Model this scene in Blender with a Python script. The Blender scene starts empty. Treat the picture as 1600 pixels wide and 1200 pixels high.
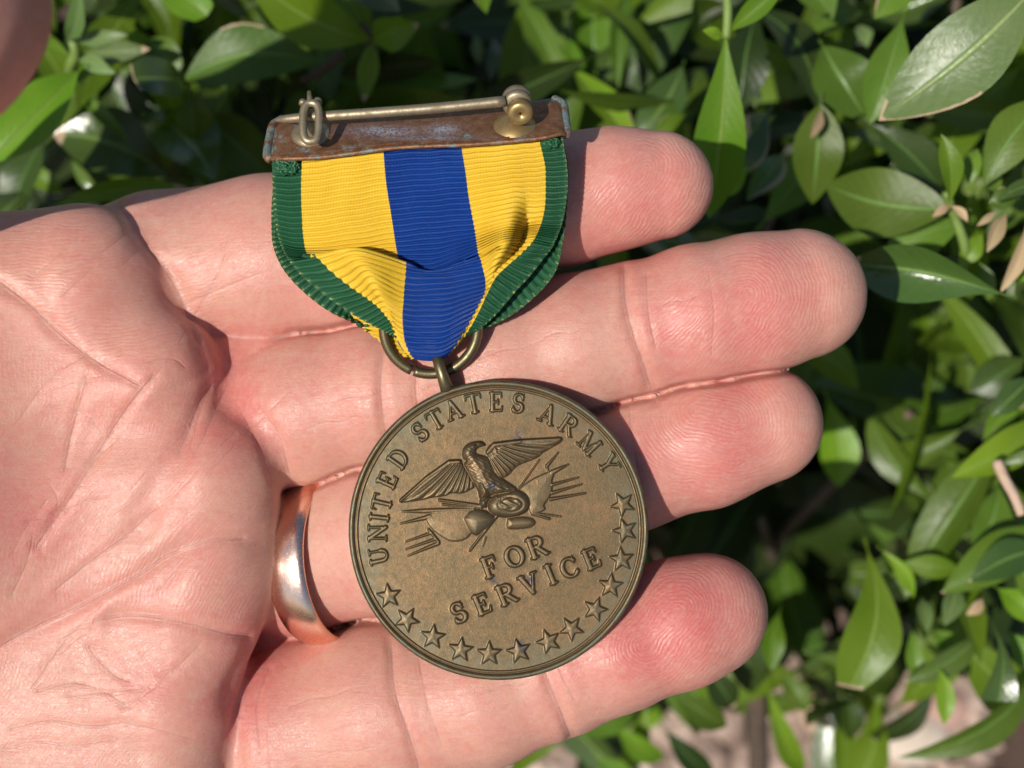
import bpy, math, random
import numpy as np
from mathutils import Matrix, Vector

random.seed(7)
rng = np.random.default_rng(11)
sc = bpy.context.scene
C = sc.collection

# ------------------------------------------------------------------ frame
# Working frame: millimetres, x right, y up, z towards the camera; the medal
# lies near z = 0.  The frame is pitched in the world (the photographer looks
# down on the hand over a low shrub).
D = 170.0            # camera to hand, mm
S = 14.6             # picture scale at the hand, px per mm
PITCH = math.radians(60)
ROT = Matrix.Rotation(math.pi / 2 - PITCH, 4, 'X')
ORG = Matrix.Translation((0, 0, 0.36))
FRAME = ORG @ ROT

def P(px, py, z=0.0):
    f = (D - z) / D
    return np.array([(px - 800) / S * f, (600 - py) / S * f, z])

def PV(px, py, z):
    px = np.asarray(px, float); py = np.asarray(py, float); z = np.asarray(z, float)
    f = (D - z) / D
    return np.stack([(px - 800) / S * f, (600 - py) / S * f, z], -1)

def topx(v):
    f = (D - v[:, 2]) / D
    return v[:, 0] / f * S + 800, 600 - v[:, 1] / f * S

# ------------------------------------------------------------------ camera
cam_d = bpy.data.cameras.new('camera')
cam = bpy.data.objects.new('camera', cam_d)
C.objects.link(cam)
cam.matrix_world = FRAME @ Matrix.Translation((0, 0, D / 1000))
cam_d.sensor_width = 36
cam_d.lens = 18 / (800 / S / D)
cam_d.clip_start = 0.005
cam_d.clip_end = 50
cam_d.dof.use_dof = True
cam_d.dof.focus_distance = (D - 1.5) / 1000
cam_d.dof.aperture_fstop = 21
sc.camera = cam

# ------------------------------------------------------------------ light
SUN = Vector((-0.38, -0.09, 0.92)).normalized()      # towards the sun, working frame
sun_w = (ROT.to_3x3() @ SUN).normalized()
elev = math.asin(sun_w.z)
azim = math.atan2(sun_w.x, sun_w.y)
w = bpy.data.worlds.new('World'); sc.world = w
w.use_nodes = True
nt = w.node_tree
bg = nt.nodes['Background']
sky = nt.nodes.new('ShaderNodeTexSky')
sky.sky_type = 'NISHITA'
sky.sun_disc = False
sky.sun_elevation = elev
sky.sun_rotation = azim
nt.links.new(sky.outputs[0], bg.inputs[0])
bg.inputs[1].default_value = 0.08
sd = bpy.data.lights.new('sun', 'SUN')
sd.energy = 4.6
sd.angle = math.radians(0.5)
sd.color = (1.0, 0.95, 0.87)
so = bpy.data.objects.new('sun', sd); C.objects.link(so)
so.rotation_euler = (-sun_w).to_track_quat('-Z', 'Y').to_euler()
so.location = sun_w * 2

sc.view_settings.view_transform = 'Standard'
sc.view_settings.look = 'None'
sc.view_settings.exposure = 0.06
sc.view_settings.gamma = 1.0
sc.render.engine = 'CYCLES'
sc.cycles.max_bounces = 8
sc.cycles.use_denoising = True

# ------------------------------------------------------------------ helpers
def link_mesh(name, v, faces, mat, parent=None, base=(0, 0, 0), smooth=True, normals=None):
    """v in mm of the working frame; base is the origin of the top object."""
    me = bpy.data.meshes.new(name)
    v = np.asarray(v, np.float64) - np.asarray(base, float)
    v = (v / 1000.0).astype(np.float32)
    if isinstance(faces, np.ndarray):
        nf, k = faces.shape
        me.vertices.add(len(v)); me.vertices.foreach_set('co', v.ravel())
        me.loops.add(nf * k); me.loops.foreach_set('vertex_index', faces.astype(np.int32).ravel())
        me.polygons.add(nf)
        me.polygons.foreach_set('loop_start', np.arange(0, nf * k, k, dtype=np.int32))
        me.update(calc_edges=True)
        me.validate()
    else:
        me.from_pydata([tuple(p) for p in v], [], faces)
    if smooth:
        me.polygons.foreach_set('use_smooth', np.ones(len(me.polygons), bool))
    if normals is not None:
        me.normals_split_custom_set_from_vertices([tuple(n) for n in normals])
    me.materials.append(mat)
    o = bpy.data.objects.new(name, me)
    C.objects.link(o)
    if parent is not None:
        o.parent = parent
    else:
        o.matrix_world = FRAME @ Matrix.Translation(Vector(base) / 1000)
    return o

def thing(name, base, label, cat, group=None):
    o = bpy.data.objects.new(name, None)
    o.empty_display_size = 0.005
    C.objects.link(o)
    o.matrix_world = FRAME @ Matrix.Translation(Vector(base) / 1000)
    tag(o, label, cat, group)
    return o

def tag(o, label, cat, group=None):
    o['label'] = label; o['category'] = cat
    if group: o['group'] = group

def fattr(o, name, arr):
    a = o.data.attributes.new(name, 'FLOAT', 'POINT')
    a.data.foreach_set('value', np.asarray(arr, np.float32))

def catmull(pts, n):
    """pts (k, d) -> (m, d) with n steps per span through the points"""
    p = np.asarray(pts, float)
    k = len(p)
    pad = np.vstack([2 * p[0] - p[1], p, 2 * p[-1] - p[-2]])
    out = []
    for i in range(k - 1):
        p0, p1, p2, p3 = pad[i:i + 4]
        t = np.linspace(0, 1, n, endpoint=False)[:, None]
        out.append(0.5 * (2 * p1 + (p2 - p0) * t + (2 * p0 - 5 * p1 + 4 * p2 - p3) * t ** 2 + (3 * p1 - p0 - 3 * p2 + p3) * t ** 3))
    out.append(p[-1:])
    return np.vstack(out)

def tube(path, rad, seg=12, cap=True, closed=False):
    path = np.asarray(path, float); n = len(path)
    rad = np.broadcast_to(np.asarray(rad, float), (n,))
    if closed:
        tan = np.roll(path, -1, 0) - np.roll(path, 1, 0)
    else:
        tan = np.gradient(path, axis=0)
    tan /= np.linalg.norm(tan, axis=1)[:, None] + 1e-12
    ref = np.array([0.3, 0.2, 0.93]) if abs(tan[0] @ np.array([0.3, 0.2, 0.93])) < 0.9 else np.array([0, 1.0, 0])
    v = []
    u = None
    for i in range(n):
        if u is None:
            u = np.cross(tan[i], ref)
        else:
            u = u - (u @ tan[i]) * tan[i]
        u /= np.linalg.norm(u)
        b = np.cross(tan[i], u)
        a = np.linspace(0, 2 * np.pi, seg, endpoint=False)
        v.append(path[i] + rad[i] * (np.cos(a)[:, None] * u + np.sin(a)[:, None] * b))
    v = np.vstack(v)
    f = []
    m = n if closed else n - 1
    for i in range(m):
        for j in range(seg):
            i2 = (i + 1) % n
            f.append((i * seg + j, i * seg + (j + 1) % seg, i2 * seg + (j + 1) % seg, i2 * seg + j))
    if cap and not closed:
        f.append(tuple(range(seg))[::-1]); f.append(tuple(range((n - 1) * seg, n * seg)))
    return v, f

def lathe(center, axis, prof, seg=48, start=(1, 0, 0)):
    """prof list of (radius, height along axis)"""
    c = np.asarray(center, float); a = np.asarray(axis, float); a /= np.linalg.norm(a)
    u = np.asarray(start, float); u = u - (u @ a) * a
    if np.linalg.norm(u) < 1e-3:
        u = np.array([0, 1, 0.]) - a[1] * a
    u /= np.linalg.norm(u); b = np.cross(a, u)
    th = np.linspace(0, 2 * np.pi, seg, endpoint=False)
    v = np.vstack([c + a * h + r * (np.cos(th)[:, None] * u + np.sin(th)[:, None] * b) for r, h in prof])
    f = []
    for i in range(len(prof) - 1):
        for j in range(seg):
            f.append((i * seg + j, i * seg + (j + 1) % seg, (i + 1) * seg + (j + 1) % seg, (i + 1) * seg + j))
    return v, f

def join(parts):
    V = []; F = []; o = 0
    for v, f in parts:
        V.append(np.asarray(v)); F += [tuple(int(i) + o for i in q) for q in f]; o += len(v)
    return np.vstack(V), F

# ------------------------------------------------------------------ materials
class N:
    def __init__(self, name):
        self.m = bpy.data.materials.new(name); self.m.use_nodes = True
        self.t = self.m.node_tree
        self.b = self.t.nodes['Principled BSDF']
    def new(self, kind, **kw):
        n = self.t.nodes.new('ShaderNode' + kind)
        for k, v in kw.items():
            setattr(n, k, v)
        return n
    def set(self, n, inp, v):
        s = n.inputs[inp]
        if hasattr(v, 'node'):
            self.t.links.new(v, s)
        else:
            s.default_value = v
    def coord(self):
        c = self.new('TexCoord'); mp = self.new('Mapping')
        mp.inputs['Scale'].default_value = (1000, 1000, 1000)
        self.t.links.new(c.outputs['Object'], mp.inputs[0])
        return mp.outputs[0]
    def noise(self, vec, scale, detail=3, rough=0.55, dist=0.0, ntype=None):
        n = self.new('TexNoise')
        self.set(n, 'Vector', vec); n.inputs['Scale'].default_value = scale
        n.inputs['Detail'].default_value = detail; n.inputs['Roughness'].default_value = rough
        n.inputs['Distortion'].default_value = dist
        return n.outputs['Fac']
    def ramp(self, fac, stops):
        r = self.new('ValToRGB'); self.set(r, 0, fac)
        e = r.color_ramp.elements
        while len(e) < len(stops): e.new(0.5)
        for el, (p, c) in zip(e, stops):
            el.position = p; el.color = (*c, 1) if len(c) == 3 else c
        return r.outputs[0]
    def mix(self, fac, a, b, blend='MIX'):
        n = self.new('Mix', data_type='RGBA', blend_type=blend)
        self.set(n, 0, fac)
        for i, x in ((6, a), (7, b)):
            self.set(n, i, (*x, 1) if isinstance(x, tuple) and len(x) == 3 else x)
        return n.outputs[2]
    def math(self, op, a, b=0.0, c=0.0):
        n = self.new('Math', operation=op)
        self.set(n, 0, a); self.set(n, 1, b); self.set(n, 2, c)
        return n.outputs[0]
    def maprange(self, v, a, b, c=0.0, d=1.0):
        n = self.new('MapRange'); self.set(n, 0, v)
        for i, x in enumerate((a, b, c, d)): self.set(n, i + 1, x)
        return n.outputs[0]
    def attr(self, name):
        n = self.new('Attribute', attribute_name=name)
        return n.outputs['Fac']
    def bump(self, h, strength, dist_mm, prev=None):
        n = self.new('Bump'); self.set(n, 'Height', h)
        self.set(n, 'Strength', strength)
        n.inputs['Distance'].default_value = dist_mm / 1000
        if prev is not None: self.set(n, 'Normal', prev)
        return n.outputs[0]
    def P(self, **kw):
        for k, v in kw.items():
            k = k.replace('_', ' ')
            if isinstance(v, tuple) and len(v) == 3 and k != 'Subsurface Radius': v = (*v, 1)
            self.set(self.b, k, v)

def mat_skin():
    n = N('skin')
    co = n.coord()
    big = n.noise(co, 0.13, 3); mid = n.noise(co, 0.5, 3); fine = n.noise(co, 2.2, 2)
    red = n.attr('red'); crease = n.attr('crease'); ph = n.attr('phase'); rw = n.attr('ridge')
    f = n.math('ADD', n.math('MULTIPLY', red, 0.75), n.math('MULTIPLY', n.math('SUBTRACT', big, 0.5), 1.0))
    f = n.math('ADD', f, n.math('MULTIPLY', n.math('SUBTRACT', mid, 0.5), 0.75))
    f = n.maprange(f, -0.2, 1.0)
    col = n.ramp(f, [(0.0, (0.56, 0.310, 0.235)), (0.42, (0.55, 0.250, 0.198)), (1.0, (0.53, 0.150, 0.135))])
    sp = n.noise(co, 1.15, 4, 0.65)
    col = n.mix(n.math('MULTIPLY', n.maprange(sp, 0.52, 0.72), 0.30), col, (0.50, 0.155, 0.125))
    col = n.mix(n.math('MULTIPLY', n.maprange(sp, 0.48, 0.3), 0.30), col, (0.58, 0.36, 0.29))
    col = n.mix(n.math('MULTIPLY', crease, 0.18), col, (0.52, 0.15, 0.12))
    col = n.mix(n.math('MULTIPLY', n.maprange(fine, 0.45, 0.8), 0.25), col, (0.70, 0.40, 0.33))
    # friction ridges
    warp = n.math('MULTIPLY', n.math('SUBTRACT', n.noise(co, 0.30, 4), 0.5), 4.2)
    s = n.math('SINE', n.math('MULTIPLY', n.math('ADD', ph, warp), 6.2832))
    brk = n.maprange(n.noise(co, 1.1, 3), 0.3, 0.62)
    amp = n.math('MULTIPLY', rw, n.math('MULTIPLY_ADD', brk, 0.75, 0.25))
    h = n.math('MULTIPLY', s, amp)
    col = n.mix(n.math('MULTIPLY', n.math('MULTIPLY', n.math('ADD', h, amp), 0.5), 0.10), col, (0.78, 0.47, 0.40))
    # fine crackle of the skin between the ridges
    vo = n.new('TexVoronoi', feature='DISTANCE_TO_EDGE'); vw = n.new('VectorMath', operation='ADD'); n.set(vw, 0, co)
    nn = n.new('TexNoise'); n.set(nn, 'Vector', co); nn.inputs['Scale'].default_value = 1.1; nn.inputs['Detail'].default_value = 3
    n.set(vw, 1, nn.outputs['Color'])
    n.set(vo, 'Vector', vw.outputs[0])
    vo.inputs['Scale'].default_value = 2.3
    cr = n.maprange(vo.outputs['Distance'], 0.0, 0.12)
    st = n.new('Mapping'); n.set(st, 0, co); st.inputs['Scale'].default_value = (0.35, 2.6, 1.0)
    st.inputs['Rotation'].default_value = (0, 0, math.radians(-14))
    line = n.noise(st.outputs[0], 1.0, 4, 0.6)
    x = n.math('DIVIDE', n.math('ADD', n.attr('cline'), n.math('MULTIPLY', n.math('SUBTRACT', fine, 0.5), 0.22)), 0.13)
    gl = n.math('MULTIPLY', n.math('POWER', 2.718, n.math('MULTIPLY', n.math('MULTIPLY', x, x), -1.0)), n.attr('cweight'))
    x2 = n.math('DIVIDE', n.math('SUBTRACT', n.math('ABSOLUTE', n.attr('cline')), 0.22), 0.09)
    lipm = n.math('MULTIPLY', n.math('POWER', 2.718, n.math('MULTIPLY', n.math('MULTIPLY', x2, x2), -1.0)), n.attr('cweight'))
    col = n.mix(n.math('MULTIPLY', gl, 0.14), col, (0.50, 0.15, 0.11))
    col = n.mix(n.math('MULTIPLY', n.math('MULTIPLY', lipm, brk), 0.35), col, (0.74, 0.48, 0.42))
    b0 = n.bump(n.math('SUBTRACT', n.math('MULTIPLY', lipm, 0.4), gl), n.maprange(mid, 0.3, 0.65, 0.25, 0.8), 0.15)
    b1 = n.bump(h, 0.28, 0.05, b0)
    b2 = n.bump(cr, n.math('MULTIPLY', n.math('SUBTRACT', 1.15, rw), 0.28), 0.045, b1)
    b3 = n.bump(line, 0.36, 0.14, b2)
    b4 = n.bump(n.math('ADD', fine, n.noise(co, 4.5, 2, 0.6)), 0.26, 0.06, b3)
    rough = n.maprange(n.noise(co, 1.6, 3), 0.3, 0.7, 0.35, 0.52)
    n.P(Base_Color=col, Roughness=rough, Normal=b4, Subsurface_Weight=1.0, IOR=1.42)
    n.b.inputs['Subsurface Radius'].default_value = (1.0, 0.32, 0.18)
    n.b.inputs['Subsurface Scale'].default_value = 0.0010
    n.b.inputs['Specular IOR Level'].default_value = 0.5
    return n.m

def mat_bronze():
    n = N('old_bronze')
    co = n.coord()
    a = n.noise(co, 0.22, 4, 0.6); b = n.noise(co, 1.3, 4, 0.65); g = n.noise(co, 7.0, 2, 0.7)
    col = n.ramp(a, [(0.3, (0.092, 0.062, 0.028)), (0.52, (0.116, 0.071, 0.031)), (0.7, (0.145, 0.081, 0.034))])
    col = n.mix(n.maprange(b, 0.45, 0.7), col, (0.080, 0.061, 0.030))
    col = n.mix(n.math('MULTIPLY', n.maprange(g, 0.52, 0.72), 0.5), col, (0.17, 0.125, 0.065))
    col = n.mix(n.math('MULTIPLY', n.maprange(g, 0.5, 0.3), 0.45), col, (0.05, 0.038, 0.021))
    # verdigris left where the rim and the raised work shield it
    p = n.attr('patina')
    pm = n.math('MULTIPLY', p, n.maprange(n.noise(co, 0.8, 4, 0.7), 0.35, 0.62))
    col = n.mix(n.math('MULTIPLY', pm, 0.8), col, (0.085, 0.092, 0.055))
    # a few ink-dark spots
    sp = n.attr('spot')
    col = n.mix(n.math('MULTIPLY', sp, n.maprange(b, 0.38, 0.5)), col, (0.035, 0.035, 0.042))
    bp = n.bump(g, 0.35, 0.03)
    bp = n.bump(b, 0.25, 0.05, bp)
    n.P(Base_Color=col, Metallic=n.math('MULTIPLY_ADD', pm, -0.4, 0.72), Roughness=n.maprange(b, 0.3, 0.7, 0.40, 0.54), Normal=bp)
    return n.m

def mat_metal(name, c1, c2, rough=0.35, metallic=0.9, spots=None):
    n = N(name); co = n.coord()
    a = n.noise(co, 1.0, 4, 0.65); g = n.noise(co, 6.0, 3, 0.7)
    col = n.mix(n.maprange(a, 0.38, 0.62), c1, c2)
    if spots:
        col = n.mix(n.math('MULTIPLY', n.maprange(g, 0.55, 0.75), 0.7), col, spots)
    n.P(Base_Color=col, Metallic=metallic, Roughness=n.maprange(a, 0.3, 0.7, rough * 0.8, rough * 1.3), Normal=n.bump(g, 0.3, 0.04))
    return n.m

def mat_bar():
    n = N('oxidised_copper'); co = n.coord()
    a = n.noise(co, 1.1, 6, 0.75); g = n.noise(co, 3.2, 5, 0.75); e = n.attr('edge')
    col = n.ramp(a, [(0.34, (0.15, 0.065, 0.03)), (0.5, (0.22, 0.10, 0.047)), (0.66, (0.30, 0.17, 0.085))])
    col = n.mix(n.math('MULTIPLY', n.maprange(g, 0.5, 0.7), 0.5), col, (0.08, 0.035, 0.02))
    te = n.math('ADD', e, n.math('MULTIPLY', n.math('SUBTRACT', g, 0.5), 0.8))
    te = n.math('ADD', te, n.math('MULTIPLY', n.math('SUBTRACT', n.noise(co, 0.45, 4, 0.7), 0.5), 1.5))
    te = n.maprange(te, 0.26, 0.46)
    teal = n.mix(n.maprange(g, 0.35, 0.65), (0.07, 0.115, 0.115), (0.17, 0.235, 0.225))
    col = n.mix(te, col, teal)
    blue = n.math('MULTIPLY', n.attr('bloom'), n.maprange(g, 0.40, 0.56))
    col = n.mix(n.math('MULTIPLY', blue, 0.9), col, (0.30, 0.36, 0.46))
    n.P(Base_Color=col, Metallic=n.math('MULTIPLY_ADD', n.math('MAXIMUM', te, blue), -0.55, 0.55), Roughness=n.maprange(g, 0.3, 0.7, 0.34, 0.6), Normal=n.bump(g, 0.7, 0.12))
    return n.m

def mat_cloth(name, c1, c2, fleck=None):
    n = N(name); co = n.coord()
    rib = n.attr('rib')            # 0 valley .. 1 crest
    uu = n.attr('across')
    a = n.noise(co, 0.25, 3); g = n.noise(co, 5.0, 3, 0.7)
    col = n.mix(n.maprange(a, 0.35, 0.65), c1, c2)
    col = n.mix(n.math('MULTIPLY', n.maprange(g, 0.5, 0.8), 0.25), col, tuple(min(1, x * 1.5 + 0.02) for x in c1))
    if fleck:
        w_ = n.math('ADD', n.math('MULTIPLY', n.attr('along'), 3.14159), 0)
        fl = n.math('MULTIPLY', n.maprange(n.math('SINE', n.math('MULTIPLY', w_, 2.0)), 0.3, 0.9), n.maprange(n.attr('selvedge'), 0.35, 0.8))
        col = n.mix(n.math('MULTIPLY', fl, n.maprange(g, 0.46, 0.6)), col, fleck)
    th = n.math('SINE', n.math('MULTIPLY', uu, 6.2832))
    b1 = n.bump(th, 0.55, 0.035)
    b2 = n.bump(g, 0.5, 0.03, b1)
    n.P(Base_Color=col, Roughness=0.38, Normal=b2, Sheen_Weight=0.0)
    n.b.inputs['Specular IOR Level'].default_value = 0.30
    return n.m

def mat_gold():
    n = N('rose_gold'); co = n.coord()
    g = n.noise(co, 3.0, 4, 0.7); h = n.noise(co, 0.9, 3)
    st = n.new('Mapping'); n.set(st, 0, co); st.inputs['Scale'].default_value = (9, 1.2, 3)
    sc_ = n.noise(st.outputs[0], 1.0, 4, 0.7)
    bp = n.bump(g, 0.12, 0.05)
    bp = n.bump(sc_, 0.22, 0.03, bp)
    n.P(Base_Color=n.mix(h, (0.90, 0.60, 0.46), (0.93, 0.68, 0.55)), Metallic=1.0, Roughness=n.maprange(g, 0.35, 0.65, 0.20, 0.28), Normal=bp)
    return n.m

def mat_leaf(name, c1, c2, rib, gloss, trans, tcol, rough=0.3, dry=False):
    n = N(name); co = n.coord()
    a = n.noise(co, 0.10, 4, 0.6); g = n.noise(co, 1.4, 3)
    rnd = n.new('ObjectInfo').outputs['Random']
    col = n.mix(n.maprange(a, 0.3, 0.7), c1, c2)
    hs = n.new('HueSaturation'); n.set(hs, 'Color', col)
    n.set(hs, 'Hue', n.maprange(rnd, 0, 1, 0.484, 0.512)); n.set(hs, 'Value', n.maprange(n.math('FRACT', n.math('MULTIPLY', rnd, 7.31)), 0, 1, 0.7, 1.4))
    col = hs.outputs[0]
    u = n.attr('across'); t = n.attr('along')
    au = n.math('ABSOLUTE', u)
    ribm = n.maprange(n.math('ADD', au, n.math('MULTIPLY', t, 0.05)), 0.05, 0.13, 1.0, 0.0)
    col = n.mix(n.math('MULTIPLY', ribm, 0.85), col, rib)
    # side veins
    vn = n.math('SINE', n.math('MULTIPLY', n.math('SUBTRACT', n.math('MULTIPLY', t, 11), n.math('MULTIPLY', au, 2.4)), 6.2832))
    col = n.mix(n.math('MULTIPLY', n.maprange(vn, 0.8, 1.0), 0.05), col, rib)
    # scorched margin
    sc0 = n.math('ADD', n.attr('scorch'), n.math('MULTIPLY', n.math('SUBTRACT', g, 0.5), 0.35))
    scm = n.maprange(sc0, 0.5, 0.6)
    col = n.mix(scm, col, (0.48, 0.35, 0.22))
    bp = n.bump(vn, 0.035, 0.25)
    bp = n.bump(g, 0.3, 0.2, bp)
    bp = n.bump(ribm, 0.5, 0.3, bp)
    n.P(Base_Color=col, Roughness=n.maprange(a, 0.3, 0.7, rough * 0.8, rough * 1.25), Normal=bp)
    n.b.inputs['Specular IOR Level'].default_value = gloss
    tr = n.new('BsdfTranslucent'); n.set(tr, 'Color', n.mix(0.5, col, (*tcol, 1)))
    n.set(tr, 'Normal', bp)
    mx = n.new('MixShader'); n.set(mx, 0, trans)
    n.t.links.new(n.b.outputs[0], mx.inputs[1]); n.t.links.new(tr.outputs[0], mx.inputs[2])
    n.t.links.new(mx.outputs[0], n.t.nodes['Material Output'].inputs[0])
    return n.m

def mat_plain(name, c1, c2, rough=0.7, scale=0.3, bumpd=0.4):
    n = N(name); co = n.coord()
    a = n.noise(co, scale, 5, 0.65); g = n.noise(co, scale * 6, 3)
    rnd = n.new('ObjectInfo').outputs['Random']
    col = n.mix(n.maprange(a, 0.35, 0.65), c1, c2)
    n.P(Base_Color=col, Roughness=rough, Normal=n.bump(g, 0.6, bumpd))
    return n.m

M = {}
M['skin'] = mat_skin()
M['bronze'] = mat_bronze()
M['pin'] = mat_metal('tarnished_nickel', (0.36, 0.30, 0.20), (0.24, 0.19, 0.12), 0.48, 0.7, (0.14, 0.10, 0.055))
M['brass'] = mat_metal('dull_brass', (0.42, 0.30, 0.13), (0.33, 0.22, 0.09), 0.4, 0.75, (0.2, 0.12, 0.05))
M['ringwire'] = mat_metal('bronze_wire', (0.17, 0.135, 0.07), (0.12, 0.10, 0.052), 0.40, 0.8, (0.10, 0.07, 0.04))
M['bar'] = mat_bar()
M['yellow'] = mat_cloth('yellow_silk', (0.70, 0.455, 0.035), (0.66, 0.41, 0.028))
M['blue'] = mat_cloth('blue_silk', (0.003, 0.031, 0.185), (0.004, 0.039, 0.215))
M['green'] = mat_cloth('green_silk', (0.010, 0.068, 0.026), (0.014, 0.082, 0.034), (0.40, 0.40, 0.10))
M['gold'] = mat_gold()

# ------------------------------------------------------------------ hand
def smin(a, b, k):
    h = np.maximum(k - np.abs(a - b), 0) / k
    return np.minimum(a, b) - h * h * k * 0.25

def cap(p, a, b, ra, rb):
    ab = b - a
    t = np.clip(((p - a) @ ab) / (ab @ ab), 0, 1)
    q = p - (a + t[:, None] * ab)
    return np.sqrt(np.einsum('ij,ij->i', q, q)) - (ra + (rb - ra) * t)

def chain(rows):
    """rows of (px, py, r_px, z of the front) -> list of (point, radius)"""
    out = []
    for px, py, r, zf in rows:
        zc = zf - r / S
        for _ in range(3):
            f = (D - zc) / D
            zc = zf - r / S * f
        out.append((P(px, py, zc), r / S * f))
    return out

F_INDEX = chain([(60, 470, 112, -7), (250, 432, 128, -4.6), (420, 411, 133, -3.2), (560, 396, 130, -2.0), (700, 352, 109, -1.6), (880, 311, 100, -1), (960, 295, 92, -1), (1030, 289, 84, -1.6)])
F_MIDDLE = chain([(200, 720, 108, -7.5), (370, 666, 120, -4.4), (480, 641, 117, -1.8), (600, 616, 113, -.4), (780, 573, 109, -.2), (900, 541, 110, 0), (985, 520, 105, -.5), (1090, 494, 107, .3), (1180, 475, 107, -.1), (1251, 460, 102, -1.2)])
F_RING = chain([(250, 930, 108, -9.5), (380, 897, 110, -7.6), (475, 872, 113, -4.4), (600, 836, 121, -1.3), (750, 790, 112, -.8), (950, 731, 106, -1.3), (1000, 715, 105, -1.7), (1100, 689, 103, -1.2), (1192, 663, 93, -2)])
F_LITTLE = chain([(200, 1230, 120, -8.5), (330, 1186, 136, -5.4), (450, 1148, 142, -2.8), (600, 1108, 134, -.7), (750, 1083, 113, -.1), (865, 1044, 105, -.5), (960, 1008, 100, .3), (1060, 974, 99, .2), (1104, 959, 96, -.8)])
THUMB = chain([(-480, 820, 230, 6), (-430, 480, 180, 14), (-370, 230, 180, 28), (-250, 80, 200, 42), (-150, -6, 200, 46), (-760, -230, 200, 74), (-1240, -420, 230, 90)])  # last two points: unseen end, shaped to cast shade on the visible thumb

PALM = []
for (px, py, r, zf), (qx, qy, qr, qz) in zip(
    [(128, 458, 140, 3.2), (235, 592, 112, 3.0), (330, 750, 108, 3.2), (322, 868, 116, 2.6), (298, 966, 108, 2.7), (262, 1092, 108, 3.2), (245, 1230, 122, 3.2)],
    [(-300, 560, 180, 3), (-320, 660, 170, 1), (-330, 760, 170, 0), (-340, 860, 170, 0), (-340, 950, 170, 0), (-340, 1050, 170, 1.5), (-340, 1170, 170, 4)]):
    PALM.append(chain([(qx, qy, qr, qz), (px, py, r, zf)]))
WRIST = [chain([(-300, 780, 210, 0), (-800, 860, 230, -1)]), chain([(-300, 1080, 210, 1), (-800, 1060, 230, -1)])]
THENAR = chain([(-430, 1000, 230, 8), (-215, 800, 200, 12), (-260, 540, 180, 10)])

WEBS = [chain([(322, 572, 52, -5.6), (420, 552, 40, -7.5), (560, 512, 34, -8.5), (760, 450, 20, -9)]), chain([(430, 745, 40, -9), (600, 712, 34, -9), (760, 675, 24, -9)]),
        chain([(385, 1012, 44, -11), (540, 985, 36, -11), (700, 950, 30, -9)])]

def sdf_chain(p, ch, k=1.6):
    d = None
    for (a, ra), (b, rb) in zip(ch[:-1], ch[1:]):
        e = cap(p, a, b, ra, rb)
        d = e if d is None else smin(d, e, k)
    return d

def hand_sdf(p):
    palm = None
    for ch in PALM:
        e = sdf_chain(p, ch)
        palm = e if palm is None else smin(palm, e, 3.6)
    for ch in WRIST:
        palm = smin(palm, sdf_chain(p, ch), 8)
    th = smin(sdf_chain(p, THENAR, 6), sdf_chain(p, THUMB, 5), 9)
    palm = smin(palm, th, 13)
    f = None
    for ch in (F_INDEX, F_MIDDLE, F_RING, F_LITTLE):
        e = sdf_chain(p, ch)
        f = e if f is None else smin(f, e, 0.4)
    for ch in WEBS:
        f = smin(f, sdf_chain(p, ch), 0.5)
    return smin(palm, f, 1.7)

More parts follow.
